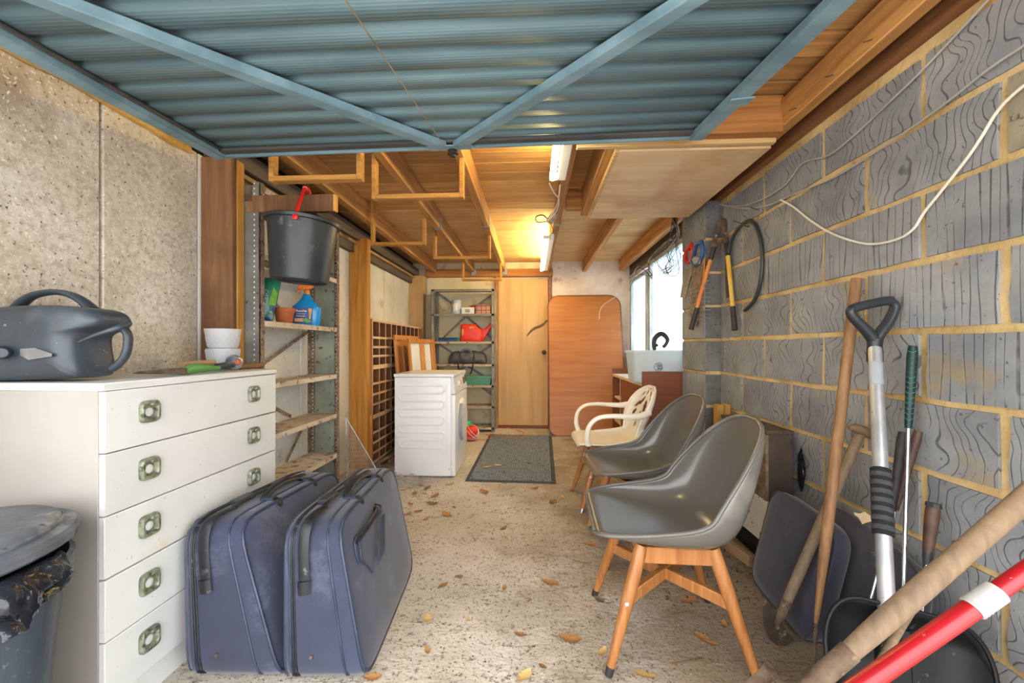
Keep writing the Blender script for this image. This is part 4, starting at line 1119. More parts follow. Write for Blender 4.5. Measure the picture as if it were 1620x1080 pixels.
# ---- framed board and a second one behind it
def leaning_board(label, a, c, z, mt, panes):
    a, c = Vector((a[0], a[1], 0)), Vector((c[0], c[1], 0)); u = (c - a); L = u.length; u.normalize(); n_ = Vector((u.y, -u.x, 0))
    lean = -n_ * .10
    t = thing('framed_board', label, 'board', (a + c) / 2)
    def Q(s_, w, o): return a + u * s_ + Vector((0, 0, w * z + .002)) + lean * w + n_ * o
    def slab(s0, s1, w0, w1, o0, o1, nm, m_): MB().hexa([Q(s0, w0, o1), Q(s1, w0, o1), Q(s1, w0, o0), Q(s0, w0, o0), Q(s0, w1, o1), Q(s1, w1, o1), Q(s1, w1, o0), Q(s0, w1, o0)]).build(nm, m_, t, bevel=.002)
    slab(.01, L - .01, .01, .985, .0, .006, 'panel', mt)
    for s0, s1 in panes: slab(s0 * L, s1 * L, 0, .97, .005, .024, 'stile', 'edge_wood')
    slab(0, L, .96, 1, .003, .026, 'top_rail', 'edge_wood'); slab(0, L, 0, .05, .003, .026, 'bottom_rail', 'edge_wood')
A_, B_ = at(657, 535, 4.0), at(697, 541, 4.62)
leaning_board('white board in a wooden frame with a middle stile, propped behind the washing machine', (A_.x, A_.y), (B_.x, B_.y), 1.155, 'hardboard', ((0, .07), (.42, .57), (.84, 1)))
A_, B_ = at(636, 530, 3.96), at(672, 536, 4.6)
leaning_board('plain brown wooden board squeezed between pigeonholes and the white framed board', (A_.x, A_.y), (B_.x, B_.y), 1.19, 'edge_wood', ((0, .08), (.3, .42), (.9, 1)))
# ---- washing machine
wm = thing('washing_machine', 'white front-loading washing machine turned side on in the middle of the garage', 'washing machine', (-.885, 3.585, 0))
X0, X1, Y0, Y1 = -1.135, -.63, 3.285, 3.875
MB().bx(X0, X1 - .035, Y0, Y1, .012, .822).build('cabinet', 'white_enamel', wm, bevel=.006, seg=2)
MB().bx(X1 - .036, X1, Y0 + .001, Y1 - .001, .012, .68).build('front_panel', 'white_enamel', wm, bevel=.006, seg=2)
MB().hexa([(X1 - .036, Y0 + .001, .684), (X1 + .004, Y0 + .001, .684), (X1 + .004, Y1 - .001, .684), (X1 - .036, Y1 - .001, .684), (X1 - .036, Y0 + .001, .824), (X1 - .016, Y0 + .001, .824), (X1 - .016, Y1 - .001, .824), (X1 - .036, Y1 - .001, .824)]).build('control_panel', 'white_plastic', wm, bevel=.004)
MB().bx(X0 - .006, X1 - .012, Y0 - .006, Y1 + .004, .824, .85).build('top_lid', 'white_enamel', wm, bevel=.006, seg=2)
def onpanel(y, z, o): return Vector((X1 + .004 - .02 * (z - .684) / .14 + o, y, z))
for (y0, y1, z0, z1, mt, nm) in ((3.70, 3.78, .735, .795, 'dark_display', 'display'), (3.80, 3.86, .745, .81, 'black_print', 'brand_strip'), (3.56, 3.6, .74, .78, 'grey_plastic', 'button_row')):
    MB().hexa([onpanel(y0, z0, 0), onpanel(y0, z0, .002), onpanel(y1, z0, .002), onpanel(y1, z0, 0), onpanel(y0, z1, 0), onpanel(y0, z1, .002), onpanel(y1, z1, .002), onpanel(y1, z1, 0)]).build(nm, mt, wm)
MB().lathe([(.024, 0), (.024, .012), (.02, .018), (0, .018)], onpanel(3.45, .755, 0), 24, Matrix.Rotation(PI / 2, 3, 'Y')).build('dial', 'white_plastic', wm)
RY = Matrix.Rotation(PI / 2, 3, 'Y')
dr_ = MB().lathe([(.0, .022), (.10, .024), (.135, .03), (.165, .026), (.185, .012), (.19, 0)], (X1, 3.585, .43), 48, RY).build('door', 'white_plastic', wm)
arc = [Vector((X1 + .018, 3.585 - .185 * math.cos(a), .43 + .185 * math.sin(a))) for a in [(-1.05 + 2.0 * k / 20) for k in range(21)]]
MB().tube(arc, .012, 10, flat=(1.2, .9)).build('door_rim_handle', 'grey_plastic', dr_)
MB().bx(X1 - .0, X1 + .002, 3.32, 3.42, .06, .12).build('filter_flap', 'white_plastic', wm, bevel=.001)
# pressed serpentine on the side
xs0, xs1 = X0 + .06, X1 - .11
rows = [.765, .715, .66, .61, .555, .505, .45, .40]
path = []
zt_, st = .755, .052
P = []; z = zt_
for k in range(9):
    a, c = (xs0, xs1) if k % 2 == 0 else (xs1, xs0)
    P += [Vector((a, Y0 - .0005, z)), Vector(((a * 3 + c) / 4, Y0 - .0005, z)), Vector(((a + c) / 2, Y0 - .0005, z)), Vector(((a + 3 * c) / 4, Y0 - .0005, z)), Vector((c, Y0 - .0005, z))]
    if k < 8:
        dx = .022 if k % 2 == 0 else -.022
        P += [Vector((c + dx, Y0 - .0005, z - .012)), Vector((c + dx, Y0 - .0005, z - st - .012 + .024))]
    z -= st + .012
MB().tube(P, .011, 8, flat=(1, .32, (0, 1, 0))).build('pressed_rib', 'white_enamel', wm, ang=70)
MB().tube([(X1 - .07, Y0 - .0008, .05), (X1 - .07, Y0 - .0008, .80)], .0022, 6).build('side_seam', 'white_enamel', wm)
MB().lathe([(.004, 0), (.003, .002), (0, .002)], (X1 - .05, Y0 - .0005, .07), 10, Matrix.Rotation(PI / 2, 3, 'X')).build('side_screw', 'grip_dark', wm)
for x in (X0 + .05, X1 - .05):
    for y in (Y0 + .05, Y1 - .05): MB().lathe([(.02, 0), (.02, .016), (0, .016)], (x, y, 0), 14).build('foot', 'black_plastic', wm)
# ---- shelving against the back wall
BX0, BX1, BY0, BY1 = -1.275, -.475, 5.06, 5.33
bs = thing('back_shelving', 'grey steel shelving with diagonal braces against the cream back wall', 'shelving', ((BX0 + BX1) / 2, 5.2, 0))
for x, s_ in ((BX0, 1), (BX1, -1)):
    for y, q in ((BY0, 1), (BY1, -1)):
        u = MB().bx(x, x + s_ * .035, y, y + q * .003, 0, 1.80).bx(x, x + s_ * .003, y, y + q * .035, 0, 1.8).build('upright', 'rusty_grey', bs)
MB().bx(BX0 - .003, BX0, BY0, BY1, .02, 1.79).build('end_sheet', 'rusty_grey', bs)
MB().bx(BX1, BX1 + .003, BY0, BY1, .02, 1.79).build('end_sheet', 'rusty_grey', bs)
dt = MB()
for k in range(80): dt.bx(BX0 + .012, BX0 + .017, BY0 - .001, BY0, .03 + k * .022, .038 + k * .022)
dt.build('punched_holes', 'light_dot', bs)['kind'] = 'stuff'
BZ = [.06, .325, .59, .855, 1.14, 1.49, 1.8]
for z in BZ:
    s_ = MB().bx(BX0 + .004, BX1 - .004, BY0 + .004, BY1 - .002, z - .004, z).build('shelf', 'shelf_top', bs)
    MB().bx(BX0 + .004, BX1 - .004, BY0, BY0 + .003, z - .026, z + .002).build('front_lip', 'rusty_grey' if z > 1.4 else 'shelf_top', s_)
yb = BY1 - .01
for a, c in (((BX0 + .03, 1.78), (-.86, 1.5)), ((BX1 - .03, 1.78), (-.89, 1.5)), ((BX0 + .06, 1.16), (-.885, 1.47)), ((BX1 - .03, 1.16), (-.865, 1.47)),
             ((BX0 + .03, 1.12), (-.88, .87)), ((BX1 - .03, 1.12), (-.88, .87)), ((-.87, .83), (-1.2, .61)), ((-.87, .83), (BX1 - .04, .61)), ((BX1 - .03, .42), (-.7, .57))):
    MB().bar((a[0], yb, a[1]), (c[0], yb - .003, c[1]), .028, .003, (0, 1, 0)).build('brace', 'rusty_grey', bs)
yf = 5.15
tn = thing('tin_can', 'pale blue metal tin on the top shelf by the back wall', 'tin', (-.975, yf, 1.49))
MB().lathe([(0, 0), (.062, 0), (.064, .003), (.064, .16), (.06, .166), (.06, .18), (.054, .18), (.054, .172), (0, .172)], (-.972, yf, 1.49), 30).build('can_wall', 'tin', tn)
MB().grid(lambda u, v: Vector((-.972 + .0646 * math.cos(-2.1 + .9 * u), yf + .0646 * math.sin(-2.1 + .9 * u), 1.52 + .11 * v)), 8, 3).build('paper_label', 'card_white', tn, solid=.0006)
wbx = thing('paper_carton', 'low white printed carton between the tin and the checked box', 'box', (-.815, yf, 1.49))
MB().hexa([(-.895, 5.09, 1.491), (-.735, 5.09, 1.491), (-.735, 5.2, 1.491), (-.895, 5.2, 1.491), (-.9, 5.088, 1.575), (-.73, 5.088, 1.575), (-.73, 5.205, 1.575), (-.9, 5.205, 1.575)]).build('carton', 'card_white', wbx, bevel=.003)
MB().bx(-.85, -.79, 5.0875, 5.089, 1.51, 1.55).build('print_panel', 'grey_plastic', wbx)
rt = thing('red_string', 'tangle of red and white string on top of the white carton', 'string', (-.76, 5.14, 1.576))
MB().tube(catmull([(-.80 + .03 * math.cos(k * 2.1) + .008 * k, 5.14 + .03 * math.sin(k * 1.7), 1.583 + .016 * abs(math.sin(k * 1.3))) for k in range(14)], 4), .006, 6).build('cord', 'red_plastic', rt)
cb_ = thing('checked_box', 'red and beige checked box at the right end of the top shelf', 'box', (-.615, yf, 1.49))
MB().bx(-.715, -.52, 5.08, 5.22, 1.491, 1.585).build('box_base', 'check', cb_, bevel=.003)
MB().bx(-.718, -.517, 5.077, 5.223, 1.585, 1.607).build('box_lid', 'check', cb_, bevel=.003)
nb = thing('blue_case', 'flat dark blue case on the shelf left of the red can', 'case', (-1.09, yf, 1.14))
MB().bx(-1.19, -.94, 5.07, 5.23, 1.141, 1.175).build('case_base', 'navy_box', nb, bevel=.006)
MB().bx(-1.19, -.94, 5.07, 5.23, 1.176, 1.192).build('case_lid', 'navy_box', nb, bevel=.006)
MB().bx(-.938, -.925, 5.075, 5.22, 1.145, 1.19).build('end_label', 'teal_ball', nb)
rc = thing('red_watering_can', 'bright red plastic watering can with a long spout on the back shelf', 'watering can', (-.8, yf, 1.14))
SC = 5.1 / 640
def rp(px, py, o=0): return Vector((at(px, py, 5.1).x, 5.16 + o, 0)) + Vector((0, 0, at(px, py, 5.1).z))
def zfix(v): return v
b = MB(); inflate(b, [(726, 540.5), (727, 526), (727.5, 513), (730, 512), (741, 512), (751, 512.3), (753.5, 516), (757, 519), (760, 521), (763, 531), (761, 540.5)], lambda p, t: rp(p[0], p[1], t), .055, 5)
for v in b.v: v.z = max(1.141, v.z)
rb_ = b.build('body', 'red_can', rc, ang=50)
b = MB(); inflate(b, [(757, 519), (765, 519.6), (781, 506), (782.5, 507.5), (771, 526), (763, 539.5), (757, 540)], lambda p, t: rp(p[0], p[1], t), .022, 4)
for v in b.v: v.z = max(1.141, v.z)
b.build('spout', 'red_can', rc, ang=50)
b = MB(); b.hexa([rp(742, 519.5, -.0565), rp(751, 518.5, -.0565), rp(751, 518.5, -.053), rp(742, 519.5, -.053), rp(742, 516, -.0565), rp(749, 515.5, -.0565), rp(749, 515.5, -.053), rp(742, 516, -.053)]).build('grip_opening', 'sand_print', rc, bevel=.001)
b = MB(); b.hexa([rp(729.5, 530, -.0565), rp(732.5, 530, -.0565), rp(732.5, 530, -.053), rp(729.5, 530, -.053), rp(730, 520, -.0565), rp(732.5, 519.5, -.0565), rp(732.5, 519.5, -.053), rp(730, 520, -.053)]).build('grip_opening', 'sand_print', rc, bevel=.001)
MB().tube([rp(781, 507), rp(783.5, 503.5)], [.012, .015], 12).build('spout_tip', 'grey_plastic', rc)
ho_ = thing('holdall', 'crumpled dark nylon holdall with dangling straps on the middle back shelf', 'bag', (-.83, yf, .855))
def hold(u, v):
    a = 2 * PI * v; x = -1.08 + .50 * u
    k = (1 - abs(2 * u - 1) ** 5) ** .35 if 0 < u < 1 else 0
    r = .086 * k * (1 + .16 * noise.noise(Vector((u * 7, math.cos(a) * 1.5, math.sin(a) * 1.5 + 3))))
    return Vector((x, 5.18 + .095 / .086 * r * math.cos(a), .855 + max(.002, .078 * k + r * math.sin(a))))
MB().grid(hold, 44, 26).build('bag_body', 'holdall', ho_, ang=80)
for x, dz in ((-.93, -.12), (-.745, -.10)):
    P = catmull([(x - .03, 5.17, 1.015), (x, 5.10, .985), (x + .01, 5.068, .90), (x + .0, 5.045, .84), (x + .02 * (1 if x < -.8 else -1), 5.043, .855 + dz), (x + .04 * (1 if x < -.8 else -1), 5.044, .84 + dz)], 5)
    MB().tube(P, 1.0, 8, flat=(.017, .003, (0, -1, 0))).build('strap', 'holdall', ho_)
MB().tube(catmull([(-.90, 5.11, .98), (-.88, 5.10, 1.03), (-.8, 5.11, 1.035), (-.77, 5.12, .98)], 5), 1.0, 8, flat=(.014, .004, (0, -1, 0))).build('carry_handle', 'holdall', ho_)
gt = thing('green_tub', 'dull green plastic trough on the low back shelf beside the washing machine', 'tub', (-.72, yf, .59))
b = MB()
b.loft([[Vector(p) for p in q] for q in (
    [(-.93, 5.09, .591), (-.53, 5.09, .591), (-.53, 5.23, .591), (-.93, 5.23, .591)], [(-.945, 5.075, .70), (-.515, 5.075, .70), (-.515, 5.245, .70), (-.945, 5.245, .70)],
    [(-.937, 5.083, .70), (-.523, 5.083, .70), (-.523, 5.237, .70), (-.937, 5.237, .70)], [(-.922, 5.098, .6), (-.538, 5.098, .6), (-.538, 5.222, .6), (-.922, 5.222, .6)])])
b.build('tub_wall', 'green_plastic', gt, bevel=.003)
MB().bx(-.955, -.505, 5.066, 5.076, .688, .706).build('rim', 'green_plastic', gt, bevel=.003)
# ---- balls, mat, cord
bl_ = thing('red_ball', 'red and white play ball on the floor behind the washing machine', 'ball', (-.70, 4.62, 0))
bc2 = Vector((-.70, 4.62, .088))
MB().lathe([(.088 * math.sin(PI * k / 24), -.088 * math.cos(PI * k / 24)) for k in range(25)], bc2, 40).build('ball_skin', 'red_can', bl_)
for ax, tilt in (('X', .9), ('Y', .8)):
    R = Matrix.Rotation(tilt, 3, ax) @ Matrix.Rotation(.5, 3, 'Z')
    for off in (.0, .03):
        r = math.sqrt(.0885 ** 2 - off ** 2)
        MB().tube([bc2 + R @ Vector((r * math.cos(2 * PI * k / 40), r * math.sin(2 * PI * k / 40), off)) for k in range(40)], 1, 6, closed=True, flat=(.003, .003)).build('white_swirl', 'card_white', bl_)
b2_ = thing('green_ball', 'teal green ball peeping out behind the red ball', 'ball', (-.80, 4.78, 0))
bc3 = Vector((-.80, 4.80, .105))
MB().lathe([(.105 * math.sin(PI * k / 24), -.105 * math.cos(PI * k / 24)) for k in range(25)], bc3, 40).build('ball_skin', 'teal_ball', b2_)
MB().tube([bc3 + Matrix.Rotation(.7, 3, 'Y') @ Vector((.1055 * math.cos(2 * PI * k / 40), .1055 * math.sin(2 * PI * k / 40), 0)) for k in range(40)], 1, 6, closed=True, flat=(.004, .004)).build('white_stripe', 'card_white', b2_)
mt_ = thing('floor_mat', 'charcoal ribbed doormat lying before the plywood door', 'mat', (-.16, 4.05, 0))
mq = [Vector((-.535, 3.20, 0)), Vector((.185, 3.175, 0)), Vector((.232, 4.87, 0)), Vector((-.52, 4.93, 0))]
def MQ(u, v, z): 
    p = mq[0].lerp(mq[1], u).lerp(mq[3].lerp(mq[2], u), v); p.z = z; return p
MB().hexa([MQ(0, 0, .001), MQ(1, 0, .001), MQ(1, 1, .001), MQ(0, 1, .001), MQ(0, 0, .008), MQ(1, 0, .008), MQ(1, 1, .008), MQ(0, 1, .008)]).build('border', 'mat_edge', mt_, bevel=.002)
rb2 = MB()
nr_ = 46
for k in range(nr_):
    u0, u1 = .045 + .91 * k / nr_, .045 + .91 * (k + .72) / nr_
    rb2.hexa([MQ(u0, .02, .007), MQ(u1, .02, .007), MQ(u1, .98, .007), MQ(u0, .98, .007), MQ(u0, .02, .0125), MQ(u1, .02, .0125), MQ(u1, .98, .0125), MQ(u0, .98, .0125)])
rb2.build('ribbed_pile', 'mat_pile', mt_)['kind'] = 'stuff'
oc_ = thing('extension_cord', 'orange cord snaking across the mat near the red ball', 'cord', (-.4, 4.5, 0))
pts = [onZ(700, 700), onZ(742, 698), onZ(768, 697), onZ(777, 693), onZ(768, 689.5), onZ(772, 689.5), onZ(788, 692.5), onZ(812, 693.5), onZ(830, 691.5), onZ(826, 685), onZ(812, 680.5), onZ(800, 677.8)]
MB().tube(catmull([(p.x, p.y, .0165) for p in pts], 8), .004, 8).build('flex', 'orange_cord', oc_)
# ---- table top leaning on the back wall
tt = thing('table_top', 'tall brown veneered table top with rounded corners leaning on the pink wall', 'table top', (.62, 5.0, 0))
TW, TH = .92, 1.80
tl = (Vector((.16, YB - .052, 1.77)) - Vector((.16, 4.9, 0))).normalized()
def TT(x, z, o): return Vector((.21 + x + .0, 4.9, .002)) + tl * z + Vector((0, -tl.z, tl.y)) * o
out = []
for cx_, cz_, a0 in ((TW - .14, .10, -PI / 2), (TW - .14, TH - .16, 0), (.14, TH - .16, PI / 2), (.14, .1, PI)):
    rr = .14 if cz_ > 1 else .10
    for k in range(9):
        a = a0 + PI / 2 * k / 8
        out.append(((cx_ if cz_ > 1 else (TW - .1 if cx_ > .4 else .1)) + rr * math.cos(a), cz_ + rr * math.sin(a)))
MB().prism(out, lambda p, t: TT(p[0], p[1], t), 0, .022).build('veneer_face', 'tabletop', tt, bevel=.002)
MB().tube([TT(p[0], p[1], .011) for p in out], .0125, 8, closed=True).build('edge_band', 'mahogany', tt)
hw = thing('hanging_wire', 'thin white wire drooping over the leaning table top', 'wire', onX(1000, 455, 1.2))
P = [onY(1000, 447, 5.30), onY(985, 462, 5.26), onY(968, 473, 5.23), onY(955, 482, 5.2), onY(949, 492, 5.17), onY(948, 505, 5.15)]
MB().tube(catmull(P, 5), .003, 6).build('strand', 'white_cable', hw)
# ================================================================== RIGHT SIDE
# ---- shell chairs
def leg_frame(t, feet, tops, tip, bolt=True):
    for (fx, fy), (tx, ty) in zip(feet, tops):
        f = Vector((fx, fy, 0)); tt_ = Vector((tx, ty, .402)); n_ = 9; P = [f.lerp(tt_, k / (n_ - 1)) for k in range(n_)]
        d = (tt_ - f).normalized(); P[0] = f + d * .012
        MB().tube(P, [.0125, .0145, .0165, .0185, .02, .0215, .022, .022, .0215], 14).build('leg', 'chair_leg', t)
        MB().tube([f + Vector((0, 0, .001)), f + d * .014, f + d * .03], [.0125, .0133, .0138], 14).build('foot_tip', tip, t)
    pt = lambda i, z: Vector((feet[i][0], feet[i][1], 0)).lerp(Vector((tops[i][0], tops[i][1], .405)), z / .405)
    a = pt(0, .20); b = pt(2, .235); c = pt(1, .20); d = pt(3, .235)
    MB().bar(pt(0, .235), pt(3, .235), .024, .042).build('stretcher', 'chair_leg', t, bevel=.003)
    MB().bar(pt(1, .233), pt(2, .233), .0235, .041).build('stretcher', 'chair_leg', t, bevel=.003)
    for i, j in ((0, 1), (2, 3)):
        MB().bar(pt(i, .374), pt(j, .374), .022, .055).build('apron', 'chair_leg', t, bevel=.003)
    for i, j in ((0, 2), (1, 3)):
        MB().bar(pt(i, .385), pt(j, .385), .022, .035).build('apron', 'chair_leg', t, bevel=.003)
    for i, s_ in ((0, -1),):
        q = pt(i, .225); MB().lathe([(.0075, -.002), (.0075, .003), (.005, .005), (0, .0055)], q + Vector((-.004, -.0165, 0)), 14, Matrix.Rotation(PI / 2, 3, 'X')).build('bolt_cap', 'bolt', t)
PRO = [  # x, z, half width, rim lift, normal angle (deg from +z towards -x)
    (-.272, .438, .150, .000, -25), (-.263, .449, .195, .004, -12), (-.224, .444, .224, .016, -4), (-.148, .430, .242, .040, 2), (-.055, .416, .250, .066, 5),
    (.037, .409, .252, .088, 10), (.111, .415, .252, .108, 24), (.167, .444, .251, .120, 42), (.205, .496, .247, .120, 56), (.230, .562, .238, .104, 65),
    (.252, .632, .222, .080, 70), (.273, .70, .196, .054, 72), (.291, .757, .156, .028, 73), (.302, .793, .107, .010, 74), (.308, .811, .045, .001, 74)]
def shell_fn(pro):
    pts = [Vector((p[0], p[1], 0)) for p in pro]
    def cr(vals, v):
        n_ = len(vals) - 1; x = v * n_; i = min(int(x), n_ - 1); t = x - i
        a, b, c, d = vals[max(i - 1, 0)], vals[i], vals[i + 1], vals[min(i + 2, n_)]
        return .5 * (2 * b + (c - a) * t + (2 * a - 5 * b + 4 * c - d) * t * t + (3 * b - a - 3 * c + d) * t ** 3)
    cols = [[p[k] for p in pro] for k in range(5)]
    def fn(u, v):
        x, z, w, h, a = (cr(c_, v) for c_ in cols)
        a = math.radians(a); s_ = 2 * u - 1
        tt_ = abs(s_); ss = math.copysign(math.sin(tt_ * PI / 2) ** .94, s_)
        lift = h * tt_ ** 3.3
        return Vector((x - math.sin(a) * lift, ss * w, z + math.cos(a) * lift))
    return fn
def shell_chair(label, feet, tops, rotz, loc, tip):
    t = thing('shell_chair', label, 'chair', (0, 0, 0), group='grey shell chairs with wooden legs', world=False)
    fn = shell_fn(PRO)
    MB().grid(fn, 44, 44).build('shell', 'seat_grey', t, solid=.007, solid_off=1 if False else 0, ang=60)
    rim = [fn(0, k / 44) for k in range(45)] + [fn(k / 14, 1) for k in range(1, 14)] + [fn(1, 1 - k / 44) for k in range(45)] + [fn(1 - k / 16, 0) for k in range(1, 16)]
    MB().tube(rim, .0075, 8, closed=True).build('rim', 'seat_grey', t, ang=60)
    MB().bx(-.12, .12, -.12, .12, .38, .396).build('seat_plate', 'grip_dark', t, bevel=.003)
    leg_frame(t, feet, tops, tip)
    t.location = loc; t.rotation_euler = (0, 0, rotz)
    return t
F4 = [(-.235, -.215), (.235, -.215), (-.235, .215), (.235, .215)]
T4 = [(-.115, -.15), (.115, -.15), (-.115, .15), (.115, .15)]
F4x = [(-.235, -.215), (.235, -.215), (-.235, .215), (.235, .215)]
def order(f): return [f[0], f[1], f[2], f[3]]
ch1 = shell_chair('grey plastic shell chair with wooden legs, nearest of the row by the block wall', F4, T4, -.045, (.492, 1.535, 0), 'grip_dark')
ch2 = shell_chair('grey plastic shell chair with silver-tipped wooden legs between the cream chair and the nearest one', F4, T4, .06, (.575, 2.195, 0), 'steel')
# ---- cream pierced armchair
wc2 = thing('pierced_armchair', 'cream moulded armchair with leaf-shaped holes in its back and wooden legs, behind the grey chairs', 'chair', (0, 0, 0), world=False)
seat_pro = [(-.25, .415, .16, 0, -30), (-.235, .436, .20, 0, -10), (-.19, .44, .222, .004, 0), (-.08, .43, .225, .014, 3), (.04, .425, .215, .03, 8), (.12, .435, .195, .04, 25), (.165, .465, .17, .035, 50)]
sf = shell_fn(seat_pro)
MB().grid(sf, 22, 26).build('seat', 'cream_plastic', wc2, solid=.009, ang=60)
back_pro = [(.155, .45, .165, .035, 45), (.185, .50, .175, .05, 62), (.205, .56, .20, .06, 70), (.225, .62, .215, .055, 73), (.245, .68, .21, .045, 75), (.265, .735, .175, .03, 76), (.28, .775, .12, .012, 77), (.288, .795, .05, .002, 77)]
bf = shell_fn(back_pro)
slots = []
rs = random.Random(3)
for (cu, cv, lu, lv, ang) in ((.5, .52, .05, .10, .0), (.38, .60, .04, .10, .5), (.62, .60, .04, .10, -.5), (.27, .52, .035, .1, .9), (.73, .52, .035, .1, -.9), (.42, .36, .04, .08, .3), (.58, .36, .04, .08, -.3),
                              (.44, .76, .04, .07, .2), (.57, .77, .04, .07, -.3), (.30, .72, .035, .075, .7), (.70, .72, .035, .075, -.7), (.24, .38, .035, .08, .8), (.76, .38, .035, .08, -.8), (.5, .89, .06, .03, 0), (.5, .22, .035, .06, 0), (.36, .20, .035, .06, .4), (.64, .2, .035, .06, -.4), (.38, .87, .03, .035, .4), (.63, .88, .03, .035, -.4)):
    slots.append((cu, cv, lu, lv, ang))
def hole(u, v):
    for cu, cv, lu, lv, a in slots:
        du_, dv = u - cu, v - cv; x = du_ * math.cos(a) - dv * math.sin(a); y = du_ * math.sin(a) + dv * math.cos(a)
        if (x / (lu * .98)) ** 2 + (abs(y) / (lv * 1.02)) ** 2.2 < 1: return True
    return False
MB().grid(bf, 72, 72, hole).build('pierced_back', 'cream_plastic', wc2, solid=.009, ang=70)
rim = [bf(0, k / 40) for k in range(41)] + [bf(k / 12, 1) for k in range(1, 12)] + [bf(1, 1 - k / 40) for k in range(41)]
MB().tube(rim, .009, 8).build('back_rim', 'cream_plastic', wc2)
for s_ in (-1, 1):
    P = catmull([Vector((-.19, s_ * .215, .44)), Vector((-.205, s_ * .245, .50)), Vector((-.19, s_ * .265, .575)), Vector((-.14, s_ * .272, .622)), Vector((-.06, s_ * .275, .636)), Vector((.05, s_ * .268, .632)), Vector((.14, s_ * .245, .632)), Vector((.205, s_ * .213, .65))], 6)
    n_ = len(P)
    MB().tube(P, [.020 - .008 * math.sin(PI * min(1, 1.15 * i / n_)) for i in range(n_)], 12, flat=(1.15, .75)).build('arm', 'cream_plastic', wc2, ang=70)
    MB().tube(catmull([Vector((-.07, s_ * .22, .44)), Vector((.06, s_ * .21, .455)), Vector((.14, s_ * .185, .48)), Vector((.175, s_ * .17, .53))], 5), .012, 10, flat=(1.2, .8)).build('side_rib', 'cream_plastic', wc2)
leg_frame(wc2, F4, T4, 'steel')
wc2.location = (.545, 2.85, 0); wc2.rotation_euler = (0, 0, .03)
# ---- cabinet under the window, storage box
cb2 = thing('low_cabinet', 'brown open-fronted low cabinet with a white top under the window', 'cabinet', (1.06, 3.8, 0))
KX, KY0, KY1, KT = .865, 3.225, 4.40, .785
MB().bx(KX, 1.245, KY0, KY0 + .02, 0, .878).build('end_panel', 'mahogany', cb2, bevel=.002)
MB().bx(KX, 1.245, KY1, KY1 + .02, 0, .845).build('end_panel', 'mahogany', cb2, bevel=.002)
MB().bx(KX, 1.245, KY0 + .02, KY1, KT - .022, KT).build('worktop', 'laminate', cb2, bevel=.002)
MB().bx(KX - .001, KX + .004, KY0 + .02, KY1, KT - .024, KT - .001).build('top_edge', 'pigeon_edge', cb2)
MB().bx(1.235, 1.245, KY0 + .02, KY1, .05, KT - .022).build('back_panel', 'mahogany', cb2)
MB().bx(KX + .02, 1.235, 4.02, 4.04, .05, KT - .022).build('divider', 'mahogany', cb2)
MB().bx(KX + .005, KX + .02, KY0 + .02, 4.02, .05, KT - .024).build('front_panel', 'mahogany', cb2)
for z in (.06, .30, .55): MB().bx(KX + .02, 1.235, 4.04, KY1, z - .018, z).build('shelf', 'pigeon_edge', cb2)
MB().bx(KX - .004, KX + .0, 4.015, 4.03, .05, KT - .024).build('edge_strip', 'pigeon_edge', cb2)
bx_ = thing('storage_box', 'clear plastic storage box with a round grey sticker on the white cabinet top', 'box', (1.03, 3.45, KT))
def boxring(z, ins, ex=12):
    out = []
    for j in range(40):
        a = 2 * PI * j / 40; c, s_ = math.cos(a), math.sin(a); k = (abs(c) ** ex + abs(s_) ** ex) ** (-1 / ex)
        out.append(Vector((1.018 + (.222 - ins) * c * k, 3.40 + (.145 - ins) * s_ * k, z)))
    return out
z0 = KT + .002
MB().loft([boxring(z0, .03), boxring(z0 + .008, .022), boxring(z0 + .22, .006), boxring(z0 + .245, .004), boxring(z0 + .245, .009), boxring(z0 + .22, .011), boxring(z0 + .012, .027)]).build('box_wall', 'clear_plastic', bx_, ang=45)
MB().loft([boxring(z0 + .236, -.002), boxring(z0 + .252, -.004), boxring(z0 + .256, -.001), boxring(z0 + .258, .03), boxring(z0 + .252, .03), boxring(z0 + .246, .004)]).build('lid', 'clear_plastic', bx_, ang=45)
for x in (.98, 1.06): MB().bx(x - .02, x + .02, 3.25, 3.257, z0 + .232, z0 + .25).build('clip', 'white_plastic', bx_, bevel=.003) if False else None
sk = Vector((1.0, 3.2655, z0 + .125))
st_ = MB().lathe([(0, 0), (.038, 0), (.038, .0015), (0, .0015)], sk, 32, Matrix.Rotation(PI / 2, 3, 'X')).build('round_sticker', 'grey_plastic', bx_)
text('lettering', '32', 'black_print', st_, sk + Vector((.010, -.0022, 0)), (0, 0, -1), (1, 0, 0), .044)
text('lettering', 'LTR', 'white_print', st_, sk + Vector((-.022, -.0022, 0)), (0, 0, -1), (1, 0, 0), .019)
clp = thing('curved_hook', 'dark grey curved hook standing up on the clear storage box at the window', 'hook', (1.10, 3.42, z0 + .258))
P = [at(1036, 552, 3.36), at(1034.5, 545, 3.36), at(1036, 536, 3.36), at(1041, 530, 3.36), at(1047, 528, 3.36), at(1053, 532, 3.36), at(1056, 538, 3.36), at(1053, 545, 3.36), at(1049, 549, 3.36)]
P[0].z = z0 + .259
MB().tube(catmull(P, 6), [.012 + .006 * math.sin(PI * min(1, i / 40)) for i in range(49)], 10, flat=(.75, 1.15)).build('hook_arm', 'grip_dark', clp)
MB().tube([P[0], P[0].lerp(P[1], .6), P[1] + Vector((.03, 0, .0))], .012, 8).build('hook_foot', 'grip_dark', clp)
